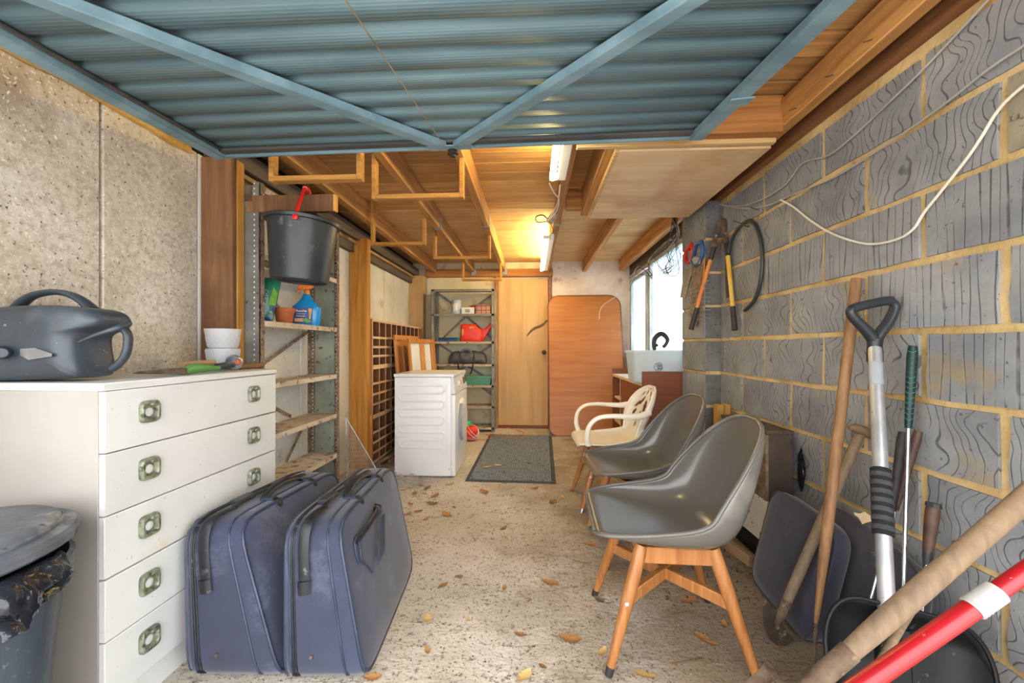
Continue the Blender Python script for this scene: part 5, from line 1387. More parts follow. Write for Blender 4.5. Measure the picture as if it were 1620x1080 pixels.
# ---- old heater
ht_ = thing('gas_heater', 'old brown heater with a mesh front and rusted white base against the block wall', 'heater', (1.18, 2.22, 0))
HX0, HX1, HY0, HY1 = 1.115, 1.24, 1.985, 2.45
MB().bx(HX0 + .004, HX1, HY0, HY1, .12, .66).build('casing', 'heater_brown', ht_, bevel=.006)
MB().bx(HX0 - .002, HX1, HY0 - .004, HY1 + .004, .655, .672).build('top_cover', 'heater_brown', ht_, bevel=.003)
MB().bx(HX0 - .004, HX0 + .012, HY0 - .002, HY1, .125, .335).build('lower_panel', 'heater_white', ht_, bevel=.003)
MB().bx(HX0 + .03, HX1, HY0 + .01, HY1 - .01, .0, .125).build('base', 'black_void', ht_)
ms = MB()
for k in range(42): z = .345 + k * .0072; ms.bx(HX0 - .002, HX0 + .001, HY0 + .03, HY1 - .01, z, z + .0028)
for k in range(54): y = HY0 + .03 + k * .0078; ms.bx(HX0 - .001, HX0 + .002, y, y + .0022, .345, .648)
ms.build('mesh_front', 'heater_mesh', ht_)['kind'] = 'stuff'
MB().bx(HX0 - .004, HX0 + .01, HY0 - .001, HY0 + .03, .335, .65).build('corner_trim', 'heater_mesh', ht_, bevel=.002)
bgp = thing('crumpled_wrap', 'crumpled dark plastic wrap tucked between heater and wall', 'wrap', (1.245, 1.93, .5))
def wrapf(u, v):
    a = 2 * PI * u; r = .018 + .012 * noise.noise(Vector((math.cos(a) * 2, math.sin(a) * 2, v * 6)))
    k = math.sin(PI * min(max(v, .02), .98)) ** .5
    return Vector((1.248 + .4 * r * k * math.cos(a), 1.945 + r * k * math.sin(a) * 1.3, .40 + .2 * v))
MB().grid(wrapf, 16, 18).build('film', 'bag_film', bgp, ang=30)
# ---- timber on the floor and against the pier
pk = thing('floor_plank', 'grey timber plank lying on edge on the floor between chair legs and heater', 'plank', (1.03, 2.17, 0))
MB().hexa([(.955, 2.46, .001), (.99, 2.48, .001), (1.09, 2.03, .001), (1.05, 2.02, .001), (.955, 2.46, .055), (.99, 2.48, .055), (1.09, 2.03, .055), (1.05, 2.02, .055)]).build('board', 'plank', pk, bevel=.003)
pk2 = thing('thin_batten', 'dark thin batten lying behind the grey floor plank by the heater', 'batten', (1.06, 2.24, 0))
MB().bar((1.01, 2.46, .012), (1.105, 1.97, .012), .02, .022).build('strip', 'heater_brown', pk2, bevel=.002)
of = thing('pine_offcut', 'short pine offcut standing up against the foot of the block pier', 'offcut', (1.17, 2.62, .0))
a, c = onY(1133, 660, 2.66), onY(1152, 660, 2.66)
MB().bx(a.x, a.x + .04, 2.64, 2.70, .001, onY(1133, 640, 2.66).z).build('offcut_face', 'pine', of, bevel=.002)
MB().bx(a.x + .045, a.x + .085, 2.645, 2.70, .001, onY(1150, 639, 2.66).z).build('offcut_face', 'pine', of, bevel=.002)
# ---- cushions
def cushion(name, label, c, d, th, mat):
    """c: bottom-left, bottom-right, top-right, top-left (as seen from the garage); d: thickness direction"""
    c = [Vector(p) for p in c]; d = Vector(d).normalized()
    t = thing(name, label, 'cushion', (c[0] + c[1]) / 2, group='navy seat cushions')
    def P(u, v): return c[0].lerp(c[1], u).lerp(c[3].lerp(c[2], u), v)
    def ringp(ins, o):
        out = []
        for j in range(64):
            a = 2 * PI * j / 64; cc, ss = math.cos(a), math.sin(a); k = (abs(cc) ** 7 + abs(ss) ** 7) ** (-1 / 7)
            p = P(.5 + .5 * cc * k * (1 - ins), .5 + .5 * ss * k * (1 - ins)) + d * o
            p.z = max(p.z, .002)
            out.append(p)
        return out
    h = th / 2
    rings = [ringp(i, o) for i, o in ((.98, -h - .016), (.6, -h - .013), (.25, -h - .006), (.06, -h + .004), (.015, -h + .016), (0, 0), (.015, h - .016), (.06, h - .004), (.25, h + .004), (.98, h + .008))]
    MB().loft(rings).build('cover', mat, t, ang=70)
    MB().tube(ringp(.012, -h + .012), .004, 6, closed=True).build('piping', mat, t)
    return t
cushion('seat_cushion', 'square navy cushion standing on edge, in front behind the hoe handle', [(1.03, 1.92, .0), (1.0, 1.475, .0), (1.10, 1.465, .42), (1.115, 1.88, .44)], (1, .08, -.25), .085, 'cushion')
cushion('seat_cushion', 'dustier navy cushion slumped behind the front cushion, against the block wall', [(1.145, 1.70, .0), (1.13, 1.27, .0), (1.20, 1.27, .385), (1.205, 1.68, .455)], (1, .0, -.2), .055, 'cushion_old')
pp = thing('torn_paper', 'scrap of torn tan paper lying on top of the rear cushion', 'paper', (1.18, 1.5, .46))
pq = [(1350, 810), (1360, 812), (1368, 809), (1381, 819), (1383, 824), (1372, 826), (1364, 829), (1358, 818), (1353, 815)]
MB().prism(pq, lambda p, t: at(p[0], p[1], 1.44 + .0012 * ((p[0] * 7) % 5) + t), 0, .0015).build('scrap', 'paper', pp)

# ---- long tools leaning on the block wall
def seg(a, c, n_=2): return [Vector(a).lerp(Vector(c), k / (n_ - 1)) for k in range(n_)]
# straight pole
p1 = thing('wooden_pole', 'long straight brown wooden pole leaning upright against the block wall', 'pole', (.93, 1.40, 0))
a, c = at(1291, 985, 1.375), at(1355, 441, 1.47)
a2 = at(1287, 1048, 1.365); a2.z = max(a2.z, .004)
P = [a.lerp(c, k / 12) for k in range(13)]
MB().tube(P, [.007, .011, .015] + [.0172] * 8 + [.0178, .0165], 14).build('shaft', 'tool_wood_b', p1)
MB().tube([a2, a.lerp(c, .02)], [.004, .008], 10).build('ferrule', 'rust', p1)
# hoe
hoe = thing('hoe', 'rusty draw hoe with a grey wooden handle leaning across the front cushion', 'hoe', (.93, 1.42, 0))
a, c = at(1240, 962, 1.435), at(1361, 684, 1.52)
P = [a.lerp(c, k / 10) for k in range(11)]
MB().tube(P, [.0155, .0172, .018, .0178, .0175, .0172, .0172, .017, .017, .0168, .0165], 14).build('shaft', 'tool_wood', hoe)
d = (c - a).normalized()
hd = MB().tube([at(1343, 676, 1.5), at(1352, 676.5, 1.5), at(1366, 681, 1.51), at(1376, 688, 1.52)], [.008, .0165, .0175, .015], 12).build('handle_end', 'tool_wood', hoe)
sk_ = MB().tube([a + d * .03, a - d * .02, a - d * .062], [.0185, .0175, .009], 12).build('socket', 'rust', hoe)
MB().lathe([(.005, 0), (.004, .004), (0, .005)], at(1242.5, 961, 1.415), 10, Matrix.Rotation(PI / 2, 3, 'X')).build('rivet', 'steel', sk_)
outl = [(1210, 946), (1219, 955), (1229, 975), (1240, 990), (1254, 1008), (1253, 1014), (1243, 1022), (1230, 1021), (1218, 1012), (1208, 990), (1206, 962)]
bz = [at(px, py, 1.44) for px, py in outl]; o0 = min(p.z for p in bz)
MB().prism([(px, py) for px, py in outl], lambda p, t: at(p[0], p[1], 1.44 + t), 0, .006).build('blade', 'rust_dark', hoe, bevel=.0015)
# snow shovel
sv = thing('snow_shovel', 'black plastic snow shovel with a silver shaft and black D-handle leaning at the wall', 'shovel', (.95, 1.1, 0))
top, bot = at(1384, 548, 1.37), at(1404, 985, 1.035)
ax = (top - bot).normalized()
def AL(f): return bot.lerp(top, f)
MB().tube([bot, top], .0185, 20).build('shaft', 'alu', sv)
f0 = .335; 
import math as _m
def frac(py): 
    lo, hi = 0.0, 1.0
    for _ in range(30):
        m_ = (lo + hi) / 2; q = AL(m_) - EYEV; zc = q.y * _c - q.x * _s; y_ = CAM_CY - CAM_F * q.z / zc
        if y_ > py: lo = m_
        else: hi = m_
    return lo
g0, g1 = frac(847), frac(741)
MB().tube([AL(g0), AL(g0 + .003), AL(g1 - .003), AL(g1)], [.021, .0245, .0245, .021], 20).build('foam_grip', 'foam', sv)
for k in range(7):
    f = g0 + (g1 - g0) * (k + .75) / 7.6
    MB().tube([AL(f - .034 * (g1 - g0)), AL(f + .034 * (g1 - g0))], .0252, 20).build('grip_band', 'foam_grey', sv)
MB().tube([AL(frac(610)), AL(frac(575))], .0188, 20).build('shaft_label', 'grey_plastic', sv)
# D handle, in the plane of the picture's left-right
cz_ = 1.37
MB().tube(catmull([at(1384, 572, cz_), at(1384, 552, cz_), at(1384, 535, cz_)], 4), [.0225, .0225, .022, .022, .021, .0205, .021, .022, .022], 14).build('handle_socket', 'black_plastic', sv)
MB().tube(catmull([at(1384, 540, cz_), at(1393, 526, cz_), at(1405, 510, cz_), at(1414, 492, cz_), at(1415, 482, cz_), at(1407, 475.5, cz_)], 5), [.021 - .007 * i / 25 for i in range(26)], 12, flat=(1, .85)).build('handle_arm', 'black_plastic', sv)
MB().tube(catmull([at(1384, 540, cz_), at(1374, 527, cz_), at(1362, 514, cz_), at(1350, 502, cz_), at(1345, 492, cz_), at(1350, 486, cz_)], 5), [.021 - .007 * i / 25 for i in range(26)], 12, flat=(1, .85)).build('handle_arm', 'black_plastic', sv)
MB().tube(catmull([at(1347, 489, cz_), at(1360, 484.5, cz_), at(1380, 480, cz_), at(1400, 476, cz_), at(1410, 476, cz_)], 5), .0155, 14).build('handle_grip', 'black_plastic', sv)
# scoop: a dished tray standing on its edge, its hollow towards the camera
e1 = Vector((.95, -.2, -.13)).normalized(); e2 = Vector((.04, .12, .40)); e2 = (e2 - e1 * e2.dot(e1)).normalized(); e3 = e1.cross(e2).normalized()
so = Vector((.885, .985, .028))
def SCP(x, w, o): return so + e1 * x + e2 * w + e3 * o       # +e3 faces the garage
if (EYEV - so).dot(e3) < 0: e3 = -e3
HW, HH = .178, .39
def scp(u, v):
    a = 2 * u - 1; w = v
    x = a * HW * (1 - .05 * (1 - w))
    # rounded shoulders
    q_ = min(1, max(0, abs(a) - .5) / .5); top_drop = .12 * (1 - (1 - q_ ** 2.2) ** (1 / 2.2))
    ww = w * (HH - top_drop)
    edge = max(abs(a) ** 6, max(0, (w - .78) / .22) ** 2)
    o = -.06 + .06 * edge + .02 * (1 - w)
    return SCP(x, ww, o)
MB().grid(lambda u, v: scp(.5 + .5 * math.sin((u - .5) * PI), v), 60, 24).build('scoop', 'shovel', sv, solid=.005, ang=60)
for k, x in enumerate((-.12, -.085, -.05, .05, .085, .12)):
    MB().tube([SCP(x, .05, -.046), SCP(x, .12, -.05), SCP(x, .20, -.052), SCP(x, .24, -.054)], [.004, .007, .007, .003], 8).build('stiffening_rib', 'shovel', sv)
rim = [scp(0, k / 12) for k in range(13)] + [scp(.5 + .5 * math.sin((k / 48 - .5) * PI), 1) for k in range(1, 48)] + [scp(1, 1 - k / 12) for k in range(13)]
MB().tube(rim, .0055, 8).build('rim', 'shovel', sv)
MB().tube([bot + ax * .02, bot - ax * .10], [.025, .028], 16).build('scoop_socket', 'shovel', sv)
MB().bar(SCP(0.0, .14, -.05), SCP(0, HH - .05, -.045), .07, .02, tuple(e3)).build('scoop_spine', 'shovel', sv, bevel=.006)
# golf clubs
def club(label, t_, g_, b_, rg, mat, rs, smat, zs, name='golf_club', cap=True):
    """pixels of grip top, grip end and shaft foot with their depths"""
    T_, G_, B_ = at(t_[0], t_[1], zs[0]), at(g_[0], g_[1], zs[1]), at(b_[0], b_[1], zs[2])
    B_.z = max(.01, B_.z)
    o = thing(name, label, 'golf club', (B_.x, B_.y, 0), group='golf clubs at the wall')
    MB().tube([T_.lerp(G_, k / 8) for k in range(9)], [rg * .8, rg * 1.02, rg, rg * .97, rg * .93, rg * .88, rg * .82, rg * .76, rg * .68], 14).build('grip', mat, o)
    MB().tube([G_, G_.lerp(B_, .5), B_], [rs, rs * .9, rs * .75], 10).build('shaft', smat, o)
    d = (B_ - G_).normalized()
    hb = MB().hexa([B_ + Vector((-.012, -.03, .0)), B_ + Vector((.008, -.03, 0)), B_ + Vector((.008, .05, 0)), B_ + Vector((-.012, .05, 0)), B_ + Vector((-.006, -.02, .03)), B_ + Vector((.004, -.02, .03)), B_ + Vector((.004, .05, .045)), B_ + Vector((-.006, .05, .045))])
    hb.build('club_head', 'steel', o, bevel=.003)
    return o, T_, G_
g1_, T_, G_ = club('golf club with a dark green patterned grip standing tallest at the wall', (1444, 547), (1437, 677), (1425, 1070), .0135, 'grip_green', .0062, 'chrome', (1.30, 1.285, 1.18))
for k in range(14):
    p = T_.lerp(G_, .06 + .88 * k / 14); q = T_.lerp(G_, .085 + .88 * k / 14)
    tov = (EYEV - p).normalized(); sd = tov.cross(Vector((0, 0, 1))).normalized()
    for s_ in (-1, 1):
        MB().tube([p + sd * s_ * .0105 + tov * .0085, q + tov * .0137], .0007, 5).build('grip_line', 'grip_line', g1_)
club('golf club with a black grip leaning left behind the shovel handle', (1427.5, 683), (1412, 808), (1362, 1010), .0125, 'grip_dark', .0055, 'chrome', (1.33, 1.30, 1.22))
club('golf club with a brown grip crossing behind the green-gripped one', (1453, 682), (1416, 806), (1400, 905), .013, 'grip_brown', .0055, 'steel', (1.31, 1.32, 1.33))
rk, T_, G_ = club('short club with a thick dark brown eight-sided grip, rightmost of the clubs', (1477, 797), (1467, 880), (1450, 1062), .0165, 'grip_brown', .0042, 'chrome', (1.19, 1.18, 1.12))
MB().tube([G_.lerp(T_, .16), G_, G_ + (G_ - T_) * .26], [.0125, .012, .0055], 12).build('grip_cone', 'black_plastic', rk)
MB().tube([T_ + (T_ - G_) * .02, T_.lerp(G_, .06)], [.017, .0185], 8).build('butt_cap', 'grip_dark', rk)
# bamboo stick
stk = thing('bamboo_cane', 'thin pale bamboo cane slanting behind the spade handle', 'cane', (1.0, 1.0, .1))
a, c = at(1382, 1062, .88), at(1512, 858, 1.20)
MB().tube([a.lerp(c, k / 10) for k in range(11)], [.0075, .0075, .0084, .0074, .0073, .0082, .0072, .007, .0079, .0068, .0065], 10).build('stalk', 'tool_wood', stk)
# spade in the foreground
spd = thing('spade', 'heavy worn wooden tool handle with a rusty socket slanting across the bottom right foreground', 'spade', (.55, .72, 0))
a, c = at(1338, 1036, .76), at(1625, 785, .76)
u_ = (c - a).normalized(); ee = a + u_ * ((1.245 - a.x) / u_.x)
P = [a.lerp(ee, k / 14) for k in range(15)]
MB().tube(P, [.0155, .0175, .0185, .0185, .0182, .018, .018, .018, .018, .018, .018, .018, .0178, .0175, .015], 18).build('shaft', 'tool_wood', spd)
w1_ = a - u_ * .13
MB().tube([a + u_ * .012, a - u_ * .05, w1_], [.0178, .0172, .013], 16).build('socket', 'rust', spd)
sd = Vector((0, 1, 0)); nn_ = u_.cross(sd)
gnd = w1_ - u_ * ((w1_.z - .01) / u_.z)
MB().hexa([w1_ - sd * .09 - nn_ * .003, w1_ + sd * .09 - nn_ * .003, gnd + sd * .07 - nn_ * .002, gnd - sd * .07 - nn_ * .002, w1_ - sd * .09 + nn_ * .003, w1_ + sd * .09 + nn_ * .003, gnd + sd * .07 + nn_ * .002, gnd - sd * .07 + nn_ * .002]).build('blade', 'rust', spd, bevel=.002)
MB().bar(w1_ - sd * .09, w1_ + sd * .09, .014, .012).build('tread', 'rust', spd, bevel=.003)
# red telescopic pole
rp_ = thing('red_pole', 'red telescopic pole with a white collar slanting across the bottom right corner', 'pole', (.5, .6, 0))
a, c = at(1560, 947, .63), at(1380, 1072, .625)
u_ = (a - c).normalized()
low = c - u_ * ((c.z - .02) / u_.z); hi = a + u_ * ((1.24 - a.x) / u_.x)
MB().tube([low, a], .0138, 20).build('lower_tube', 'red_pole', rp_)
MB().tube([a, hi], .0122, 20).build('upper_tube', 'red_pole', rp_)
MB().tube([a - u_ * .028, a - u_ * .026, a + u_ * .02, a + u_ * .021], [.015, .0162, .0162, .015], 20).build('collar', 'collar', rp_)
for k in range(3): MB().tube([a - u_ * (.026 - .006 * k), a - u_ * (.024 - .006 * k)], .0168, 20).build('collar_ring', 'collar', rp_)
MB().tube([low, low + u_ * .03], .0155, 16).build('end_cap', 'black_plastic', rp_)
# ---- on the pier
PY = 2.69
lop = thing('bolt_cutters', 'long bolt cutters with one orange and one yellow handle hanging on the block pier', 'bolt cutters', onY(1140, 375, PY))
def O(px, py, y=PY): return onY(px, py, y)
M['orange_h'] = wood('orange_handle', 'c8702e', 'e09450', 'z', var=.02); M['yellow_h'] = wood('yellow_handle', 'c99a34', 'e0b658', 'z', var=.02)
for (p0, p1, p2, p3, p4, mt, Ys) in (((1132, 373), (1130, 391), (1124, 411), (1102.5, 487), (1093, 521), 'orange_h', (2.70, 2.70, 2.715, 2.74, 2.745)), ((1147, 370), (1149.5, 386), (1151.5, 405), (1159, 485), (1162.5, 522), 'yellow_h', (2.68, 2.645, 2.615, 2.53, 2.50))):
    q0, q1, q2, q3, q4 = (onY(p[0], p[1], y) for p, y in zip((p0, p1, p2, p3, p4), Ys))
    hnd = MB().tube([q2, q3], [.0135, .0125], 14).build('handle', mt, lop)
    MB().tube([q3, q4], [.0155, .0165], 14).build('handle_grip', 'grip_dark', hnd)
    MB().tube([q1, q2], [.0155, .0145], 12).build('ferrule', 'grip_dark', hnd)
    MB().bar(q0, q1, .03, .012, (0, 1, 0)).build('link_arm', 'rust', hnd, bevel=.003)
    MB().lathe([(.008, 0), (.006, .006), (0, .007)], q0 + Vector((0, -.006, 0)), 10, Matrix.Rotation(PI / 2, 3, 'X')).build('pivot_bolt', 'steel', hnd)
for outl in (((1134, 370), (1133, 358), (1137, 348), (1143, 343), (1141, 356), (1142, 368)), ((1142, 368), (1141, 356), (1143, 343), (1149, 347), (1151, 358), (1149, 370))):
    MB().prism(outl, lambda p, t: O(p[0], p[1], PY + t), -.007, .007).build('jaw', 'rust', lop, bevel=.002)
MB().bar(O(1134, 381), O(1148, 382), .022, .01, (0, 1, 0)).build('cross_link', 'rust', lop, bevel=.002)
hs = thing('black_hose', 'loop of black hose hanging from nails on the block wall beside the pier', 'hose', (1.25, 2.6, 1.5))
P = [onX(1152, 470, 1.235), onX(1150, 440, 1.235), onX(1151, 410, 1.235), onX(1156, 385, 1.235), onX(1166, 364, 1.235), onX(1182, 350.5, 1.24), onX(1192, 352, 1.243), onX(1202, 375, 1.245), onX(1206, 410, 1.247), onX(1203, 445, 1.247), onX(1193, 475, 1.247), onX(1178.5, 491, 1.245)]
MB().tube(catmull(P, 7), .011, 10).build('tube', 'hose', hs)
for px, py in ((1172, 353), (1185, 359), (1200, 332)):
    q = onX(px, py, 1.262); MB().tube([q, q + Vector((-.05, -.01, .012))], .003, 6).build('nail', 'rust', wr)
SXX = 1.148
sw = thing('blue_handsaw', 'handsaw with a blue and grey handle hanging on the window side of the pier', 'saw', onX(1101, 400, SXX))
def Q(px, py, x=SXX): return onX(px, py, x)
MB().prism([(1094, 420), (1092, 515), (1102, 515), (1112, 418)], lambda p, t: Q(p[0], p[1], SXX + t), 0, .0015).build('blade', 'rust_edge', sw)
hl = [(1098, 402), (1100, 390), (1104, 384.5), (1110, 383), (1112, 392), (1111, 404), (1106, 417), (1099, 420), (1094, 413)]
MB().tube([Q(a_, b_, SXX - .004) for a_, b_ in hl], .013, 10, closed=True, flat=(1, 1)).build('handle', 'navy_box', sw)
MB().prism([(1094, 410), (1099, 405), (1108, 408), (1108, 417), (1099, 421)], lambda p, t: Q(p[0], p[1], SXX - .012 + t), 0, .018).build('handle_cheek', 'grey_plastic', sw, bevel=.002)
sw2 = thing('red_handsaw', 'older handsaw with a red handle hanging behind the blue one by the window', 'saw', onX(1090, 400, 1.15))
MB().prism([(1083, 425), (1076, 470), (1084, 472), (1096, 424)], lambda p, t: Q(p[0], p[1], 1.155 + t), 0, .0015).build('blade', 'rusty_grey', sw2)
MB().tube([Q(a_, b_, 1.152) for a_, b_ in ((1086, 396), (1094, 386), (1096, 396), (1093, 412), (1087, 416), (1084, 406))], .013, 10, closed=True).build('handle', 'red_plastic', sw2)
pc = thing('small_picture', 'small printed picture in a pale wooden frame hanging on the pier', 'picture', onX(1108, 435, 1.152))
MB().prism([(1101, 414), (1116, 408), (1113, 462), (1101, 461)], lambda p, t: Q(p[0], p[1], 1.154 + t), 0, .006).build('frame', 'pine', pc)
MB().prism([(1103, 420), (1109, 418), (1108, 455), (1103, 454)], lambda p, t: Q(p[0], p[1], 1.1525 + t), 0, .002).build('print', 'paper_blue', pc)
bkt = thing('wire_basket', 'small silver wire basket hanging low on the pier below the picture', 'basket', onX(1112, 480, 1.14))
ya_, yb_ = Q(1122, 480, 1.15).y, Q(1096, 480, 1.15).y
zt_, zb_ = Q(1112, 446, 1.15).z, Q(1112, 505, 1.15).z
bw = MB()
for k in range(9):
    y = ya_ + (yb_ - ya_) * k / 8
    bw.tube([(1.157, y, zt_), (1.12, y, zt_ - .03), (1.12, y, zb_ + .01), (1.157, y, zb_)], .0016, 5)
for k in range(9):
    z = zb_ + (zt_ - .03 - zb_) * k / 8
    bw.tube([(1.157, ya_, z), (1.119, ya_, z), (1.119, yb_, z), (1.157, yb_, z)], .0016, 5)
bw.build('wire_grid', 'steel', bkt)['kind'] = 'stuff'
MB().tube([(1.157, ya_, zt_), (1.157, yb_, zt_)], .003, 6).build('hanging_rail', 'steel', bkt)
# ---- cables on the block wall
def cable(name, label, pts, r, mt, x=1.252):
    P = [onX(a_, b_, x) for a_, b_ in pts]
    t = thing(name, label, 'cable', P[0])
    MB().tube(catmull(P, 7), r, 8).build('sheath', mt, t); return t
cable('wall_cable', 'grey cable rising straight along the block wall to the top corner', [(1133, 321), (1165, 326), (1200, 318), (1240, 294), (1270, 258), (1310, 246), (1350, 215), (1400, 168), (1450, 120), (1500, 68), (1563, 0), (1600, -42), (1690, -140)], .0038, 'grey_cable')
cable('wall_cable', 'lower grey cable running with the mortar joint towards the right edge', [(1134, 323), (1170, 329), (1210, 326), (1260, 305), (1320, 280), (1380, 243), (1440, 203), (1500, 160), (1560, 112), (1620, 72), (1660, 46)], .0038, 'grey_cable', 1.249)
cable('wall_cable', 'loose cream cable drooping in a loop from a nail on the block wall', [(1235, 316), (1255, 327), (1280, 347), (1310, 366), (1345, 380), (1380, 386), (1420, 378), (1445, 362), (1462, 336), (1490, 301), (1530, 250), (1553, 216), (1575, 180), (1600, 152), (1640, 120), (1720, 60), (1830, 10), (1990, -60)], .0042, 'white_cable', 1.244)
# tangle of black wire over the window
tg_ = thing('wire_tangle', 'tangle of thin black wires hanging from the roof in front of the window', 'wires', onX(1070, 380, 1.1))
rt_ = random.Random(11)
for k in range(9):
    x = 1.05 + .04 * rt_.random()
    P = [onX(1066 + rt_.uniform(-3, 8), 346, x), onX(1066 + rt_.uniform(-10, 10), 372, x), onX(1060 + rt_.uniform(-12, 18), 400 + rt_.uniform(-12, 8), x), onX(1060 + rt_.uniform(-8, 14), 425 + rt_.uniform(-10, 8), x), onX(1048 + rt_.uniform(-8, 10), 432 + rt_.uniform(-6, 4), x), onX(1036 + rt_.uniform(-6, 30), 416 + rt_.uniform(-8, 14), x)]
    MB().tube(catmull(P, 6), .0022, 5).build('wire', 'black_cable' if k % 3 else 'grey_cable', tg_)
MB().tube([onX(1067, 341, 1.08), onX(1068, 356, 1.08)], .02, 10).build('junction', 'grip_dark', tg_)
tg2 = thing('window_wires', 'loose grey wires strung along the window head', 'wires', onX(1030, 420, 1.2))
for k in range(5):
    x = 1.2
    P = [onX(1075, 360 + 6 * k, x), onX(1050, 388 + rt_.uniform(-5, 5), x), onX(1025, 412 + rt_.uniform(-5, 7), x), onX(1032, 436 + rt_.uniform(-6, 6), x), onX(1010, 424 + rt_.uniform(-6, 10), x), onX(996, 440 + 5 * k, x)]
    MB().tube(catmull(P, 6), .003, 5).build('wire', 'grey_cable' if k % 2 else 'black_cable', tg2)
# wiring by the lamps
jb = thing('lamp_wiring', 'white junction box with looped flex between the two strip lights', 'wiring', (.14, 2.9, 2.1))
MB().tube(catmull([at(869, 290, 2.42), at(876, 304, 2.5), at(884, 316, 2.6), at(880, 334, 2.75), at(868, 348, 2.85)], 6), .004, 6).build('flex', 'white_cable', jb)
MB().tube(catmull([at(886, 292, 2.42), at(884, 310, 2.5), at(880, 326, 2.7), at(866, 352, 2.88), at(870, 358, 2.9)], 6), .004, 6).build('flex', 'white_cable', jb)
MB().bar(at(868, 352, 2.9), at(879, 338, 2.9), .05, .035, (0, 1, 0)).build('junction_box', 'steel', jb, bevel=.006)
MB().tube(catmull([at(866, 350, 2.9), at(850, 351, 2.9), at(848, 343, 2.9), at(858, 340, 2.9), at(866, 346, 2.9)], 6), .004, 6).build('flex', 'black_cable', jb)
MB().tube(catmull([at(872, 356, 2.9), at(875, 364, 3.0), at(871, 372, 3.3), at(868, 381, 3.55)], 6), .003, 6).build('flex', 'black_cable', jb)
# ================================================================== SMALL THINGS ON THE FLOOR
mg = thing('mesh_grille', 'silver expanded-mesh panel leaning between left shelving and orange post', 'grille', (-1.30, 2.95, 0))
G0, G1, G2 = Vector((-1.335, 2.86, .002)), Vector((-1.0, 2.95, .002)), Vector((-1.345, 2.86, .56))
G1 = onZ(562, 778); G1 = Vector((-1.04, 2.92, .002))
gm = MB()
def GT(u, w): return G0 + (G1 - G0) * u + (G2 - G0) * w
n_ = 22
for k in range(n_ + 1):
    f = k / n_
    for s_ in (0, 1):
        # two families of strands clipped to the triangle u + w <= 1
        pts = []
        for q in range(41):
            w = q / 40; u = f + (w * .42 if s_ else -w * .42) - (.2 if s_ else -.2)
            if u >= 0 and w >= 0 and u + w <= 1: pts.append((u, w))
        if len(pts) > 1: gm.tube([GT(*pts[0]), GT(*pts[-1])], .0016, 4)
gm.build('mesh_strands', 'steel', mg)['kind'] = 'stuff'
for a_, c_ in ((G0, G1), (G1, G2), (G2, G0)): MB().tube([a_, c_], .004, 6).build('edge_wire', 'steel', mg)
lw = MB()
lr = random.Random(21)
def leaf_mesh(i):
    r = random.Random(300 + i); b = MB(); n_ = 9
    L, Wd = 1.0, r.uniform(.45, .62); curl = r.uniform(.12, .4); tw = r.uniform(-.3, .3)
    rows = []
    for j in range(n_ + 1):
        f = j / n_; hw = Wd * .5 * math.sin(PI * min(.98, f * .95 + .03)) ** .8 * (1 + .22 * (1 if j % 2 else -1) * (0 < j < n_))
        x = (f - .5) * L
        z = curl * (2 * f - 1) ** 2 * .5 + r.uniform(-.03, .03)
        rows.append([Vector((x, -hw, z + hw * (curl * .9 + tw * f))), Vector((x, -hw * .4, z + .02)), Vector((x, 0, z)), Vector((x, hw * .4, z + .02)), Vector((x, hw, z + hw * (curl * .9 - tw * f)))])
    vs = [p for q in rows for p in q]; fs = []
    for j in range(n_):
        for k in range(4): a = j * 5 + k; fs.append((a, a + 1, a + 6, a + 5))
    mz = min(p.z for p in vs)
    for p in vs: p.z -= mz
    b.add(vs, fs); o = b.build('dry_leaf', 'leaf', ang=80); me = o.data; bpy.data.objects.remove(o)
    return me
LM = [leaf_mesh(i) for i in range(6)]
for mt in ('leaf_pale',):
    pass
LP = []
for me in LM[:3]:
    m2 = me.copy(); m2.materials.clear(); m2.materials.append(M['leaf_pale']); LP.append(m2)
def leaf(px, py, size, label, pale=False, ground=0.0, kind=None, group=None):
    p = onZ(px, py, ground)
    me = (LP if pale else LM)[lr.randrange(3 if pale else 6)]
    o = bpy.data.objects.new('dry_leaf', me); C.objects.link(o)
    o.location = (p.x, p.y, ground + .001); o.rotation_euler = (lr.uniform(-.1, .1), lr.uniform(-.1, .1), lr.uniform(0, 6.28)); o.scale = (size, size, size * .7)
    tag(o, label, 'leaf', group)
    return o
leaf(677, 979, .055, 'golden crumpled leaf lying alone right of the suitcases', True)
leaf(902, 1012, .085, 'large brown oak leaf on the floor left of the nearest chair leg')
leaf(590, 1073, .06, 'reddish leaf at the bottom edge beside the tagged suitcase')
leaf(830, 1070, .065, 'pale curled leaf at the bottom edge of the floor, near the centre', True)
leaf(1020, 1068, .075, 'pale oak leaf at the bottom edge between the chair legs', True)
leaf(870, 923, .085, 'dark brown crumpled leaf in the middle of the floor')
leaf(953, 1032, .05, 'small pale leaf against the nearest chair leg', True)
leaf(1090, 950, .08, 'dark leaf caught at the hidden back foot of the nearest chair')
leaf(766, 778, .11, 'orange brown leaf just in front of the doormat corner')
leaf(684, 797, .10, 'brown curled leaf on the floor in front of the washing machine')
leaf(875, 795, .09, 'brown leaf at the right in front of the doormat')
leaf(770, 739, .08, 'leaf lying on the near left part of the doormat', True, .0135)
leaf(787, 736, .07, 'second leaf lying on the doormat, right of its neighbour', True, .0135)
gl = leaf(948, 949, .05, 'grey green moss tuft at the left foot of the nearest chair')
gl.name = 'moss_tuft'; gl['category'] = 'moss'
mm_ = LM[2].copy(); mm_.materials.clear(); mm_.materials.append(M['leaf_green']); gl.data = mm_
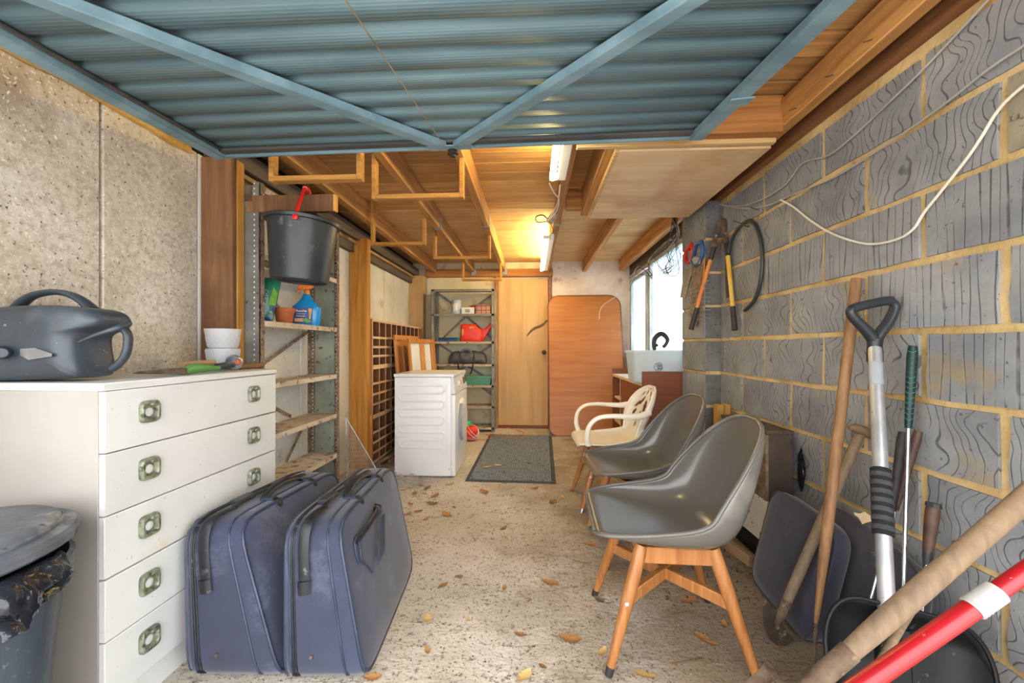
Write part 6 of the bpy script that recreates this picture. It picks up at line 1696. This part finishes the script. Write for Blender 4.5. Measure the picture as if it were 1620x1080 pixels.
more = [(645, 815), (660, 806), (720, 800), (745, 818), (705, 812), (650, 798), (672, 824), (800, 837), (845, 770), (905, 775), (712, 768), (690, 785), (765, 795), (890, 788), (1000, 870), (980, 905), (1015, 905), (1060, 915), (940, 860), (700, 925), (727, 912), (800, 930), (740, 978), (822, 1003), (676, 1030), (860, 1055), (1090, 870), (1110, 1010), (1125, 1020), (1040, 880), (1150, 940), (870, 880), (1150, 990), (650, 772), (665, 770), (655, 780), (675, 775), (640, 778), (632, 790)]
for i, (px, py) in enumerate(more):
    leaf(px + lr.uniform(-4, 4), py + lr.uniform(-3, 3), lr.uniform(.028, .06) * (1.5 if py < 830 else 1), 'small dry brown leaf scattered on the dusty concrete floor', lr.random() < .3, group='small dry leaves scattered on the floor')
# leaf crumbs and grit
db = MB()
for k in range(1500):
    if k < 500: px, py = lr.uniform(880, 1250), lr.uniform(820, 1079)
    elif k < 800: px, py = lr.gauss(665, 30), lr.gauss(775, 12)
    else: px, py = lr.uniform(600, 1200), lr.uniform(765, 1079)
    if py < 756: continue
    p = onZ(px, py); s_ = lr.uniform(.002, .0065); a = lr.uniform(0, 6.28)
    if p.x > 1.2 or (p.x < -.5 and p.y < 2.0) or p.x < -1.4: continue
    c_, d_ = math.cos(a) * s_, math.sin(a) * s_
    db.add([(p.x - c_, p.y - d_, .0008), (p.x + d_ * .5, p.y - c_ * .5, .001), (p.x + c_, p.y + d_, .0012 + s_ * .6), (p.x - d_ * .6, p.y + c_ * .6, .001 + s_ * .3)], [(0, 1, 2), (0, 2, 3)])
o = db.build('leaf_litter', 'debris'); tag(o, 'crumbs of dry leaf and grit strewn over the concrete floor', 'litter'); stuff(o)
db = MB()
for k in range(900):
    x, y = lr.uniform(.55, 1.2), lr.uniform(1.7, 3.1)
    s_ = lr.uniform(.003, .011); a = lr.uniform(0, 6.28); c_, d_ = math.cos(a) * s_, math.sin(a) * s_
    db.add([(x - c_, y - d_, .0008), (x + d_ * .5, y - c_ * .5, .001), (x + c_, y + d_, .0012 + s_ * .6), (x - d_ * .6, y + c_ * .6, .001 + s_ * .3)], [(0, 1, 2), (0, 2, 3)])
o = db.build('dark_litter', 'soil'); tag(o, 'dark leaf mould and soil under the chairs along the wall', 'litter'); stuff(o)
for i, pts in enumerate((((1064, 1050), (1085, 1046), (1115, 1042)), ((905, 885), (925, 890), (936, 889)), ((1062, 972), (1080, 968), (1100, 966)))):
    P = [onZ(a_, b_, .006) for a_, b_ in pts]
    tw = thing('twig', ('thin dark twig on the floor between the front chair legs', 'crooked twig at the left beneath the middle chair', 'short twig under the nearest chair')[i], 'twig', P[0])
    MB().tube(catmull(P, 4), .0022, 5).build('stem', 'twig', tw)
fm = thing('plastic_film', 'crumpled clear plastic film on the floor between suitcase and washing machine', 'film', onZ(630, 768))
fc = onZ(628, 772)
def ff(u, v):
    a, b_ = (u - .5) * .34, (v - .5) * .22
    h = .03 + .06 * noise.noise(Vector((u * 5, v * 5, 3))) + .05 * noise.noise(Vector((u * 11, v * 9, 8)))
    h *= math.sin(PI * u) ** .5 * math.sin(PI * v) ** .5
    return Vector((fc.x + a, fc.y + b_ + .1, max(.002, .004 + h * 1.4)))
MB().grid(ff, 26, 20).build('film_sheet', 'film', fm, ang=25)
rg = thing('broken_rail', 'dark broken strip of wood and bark lying below the pigeonhole rack', 'strip', (-1.3, 3.9, 0))
MB().bar((-1.30, 3.62, .03), (-1.2, 4.5, .03), .03, .025).build('bark_strip', 'plank', rg, bevel=.003)
MB().bar((-1.36, 3.6, .012), (-1.27, 4.3, .012), .03, .02).build('dark_strip', 'heater_brown', rg, bevel=.003)
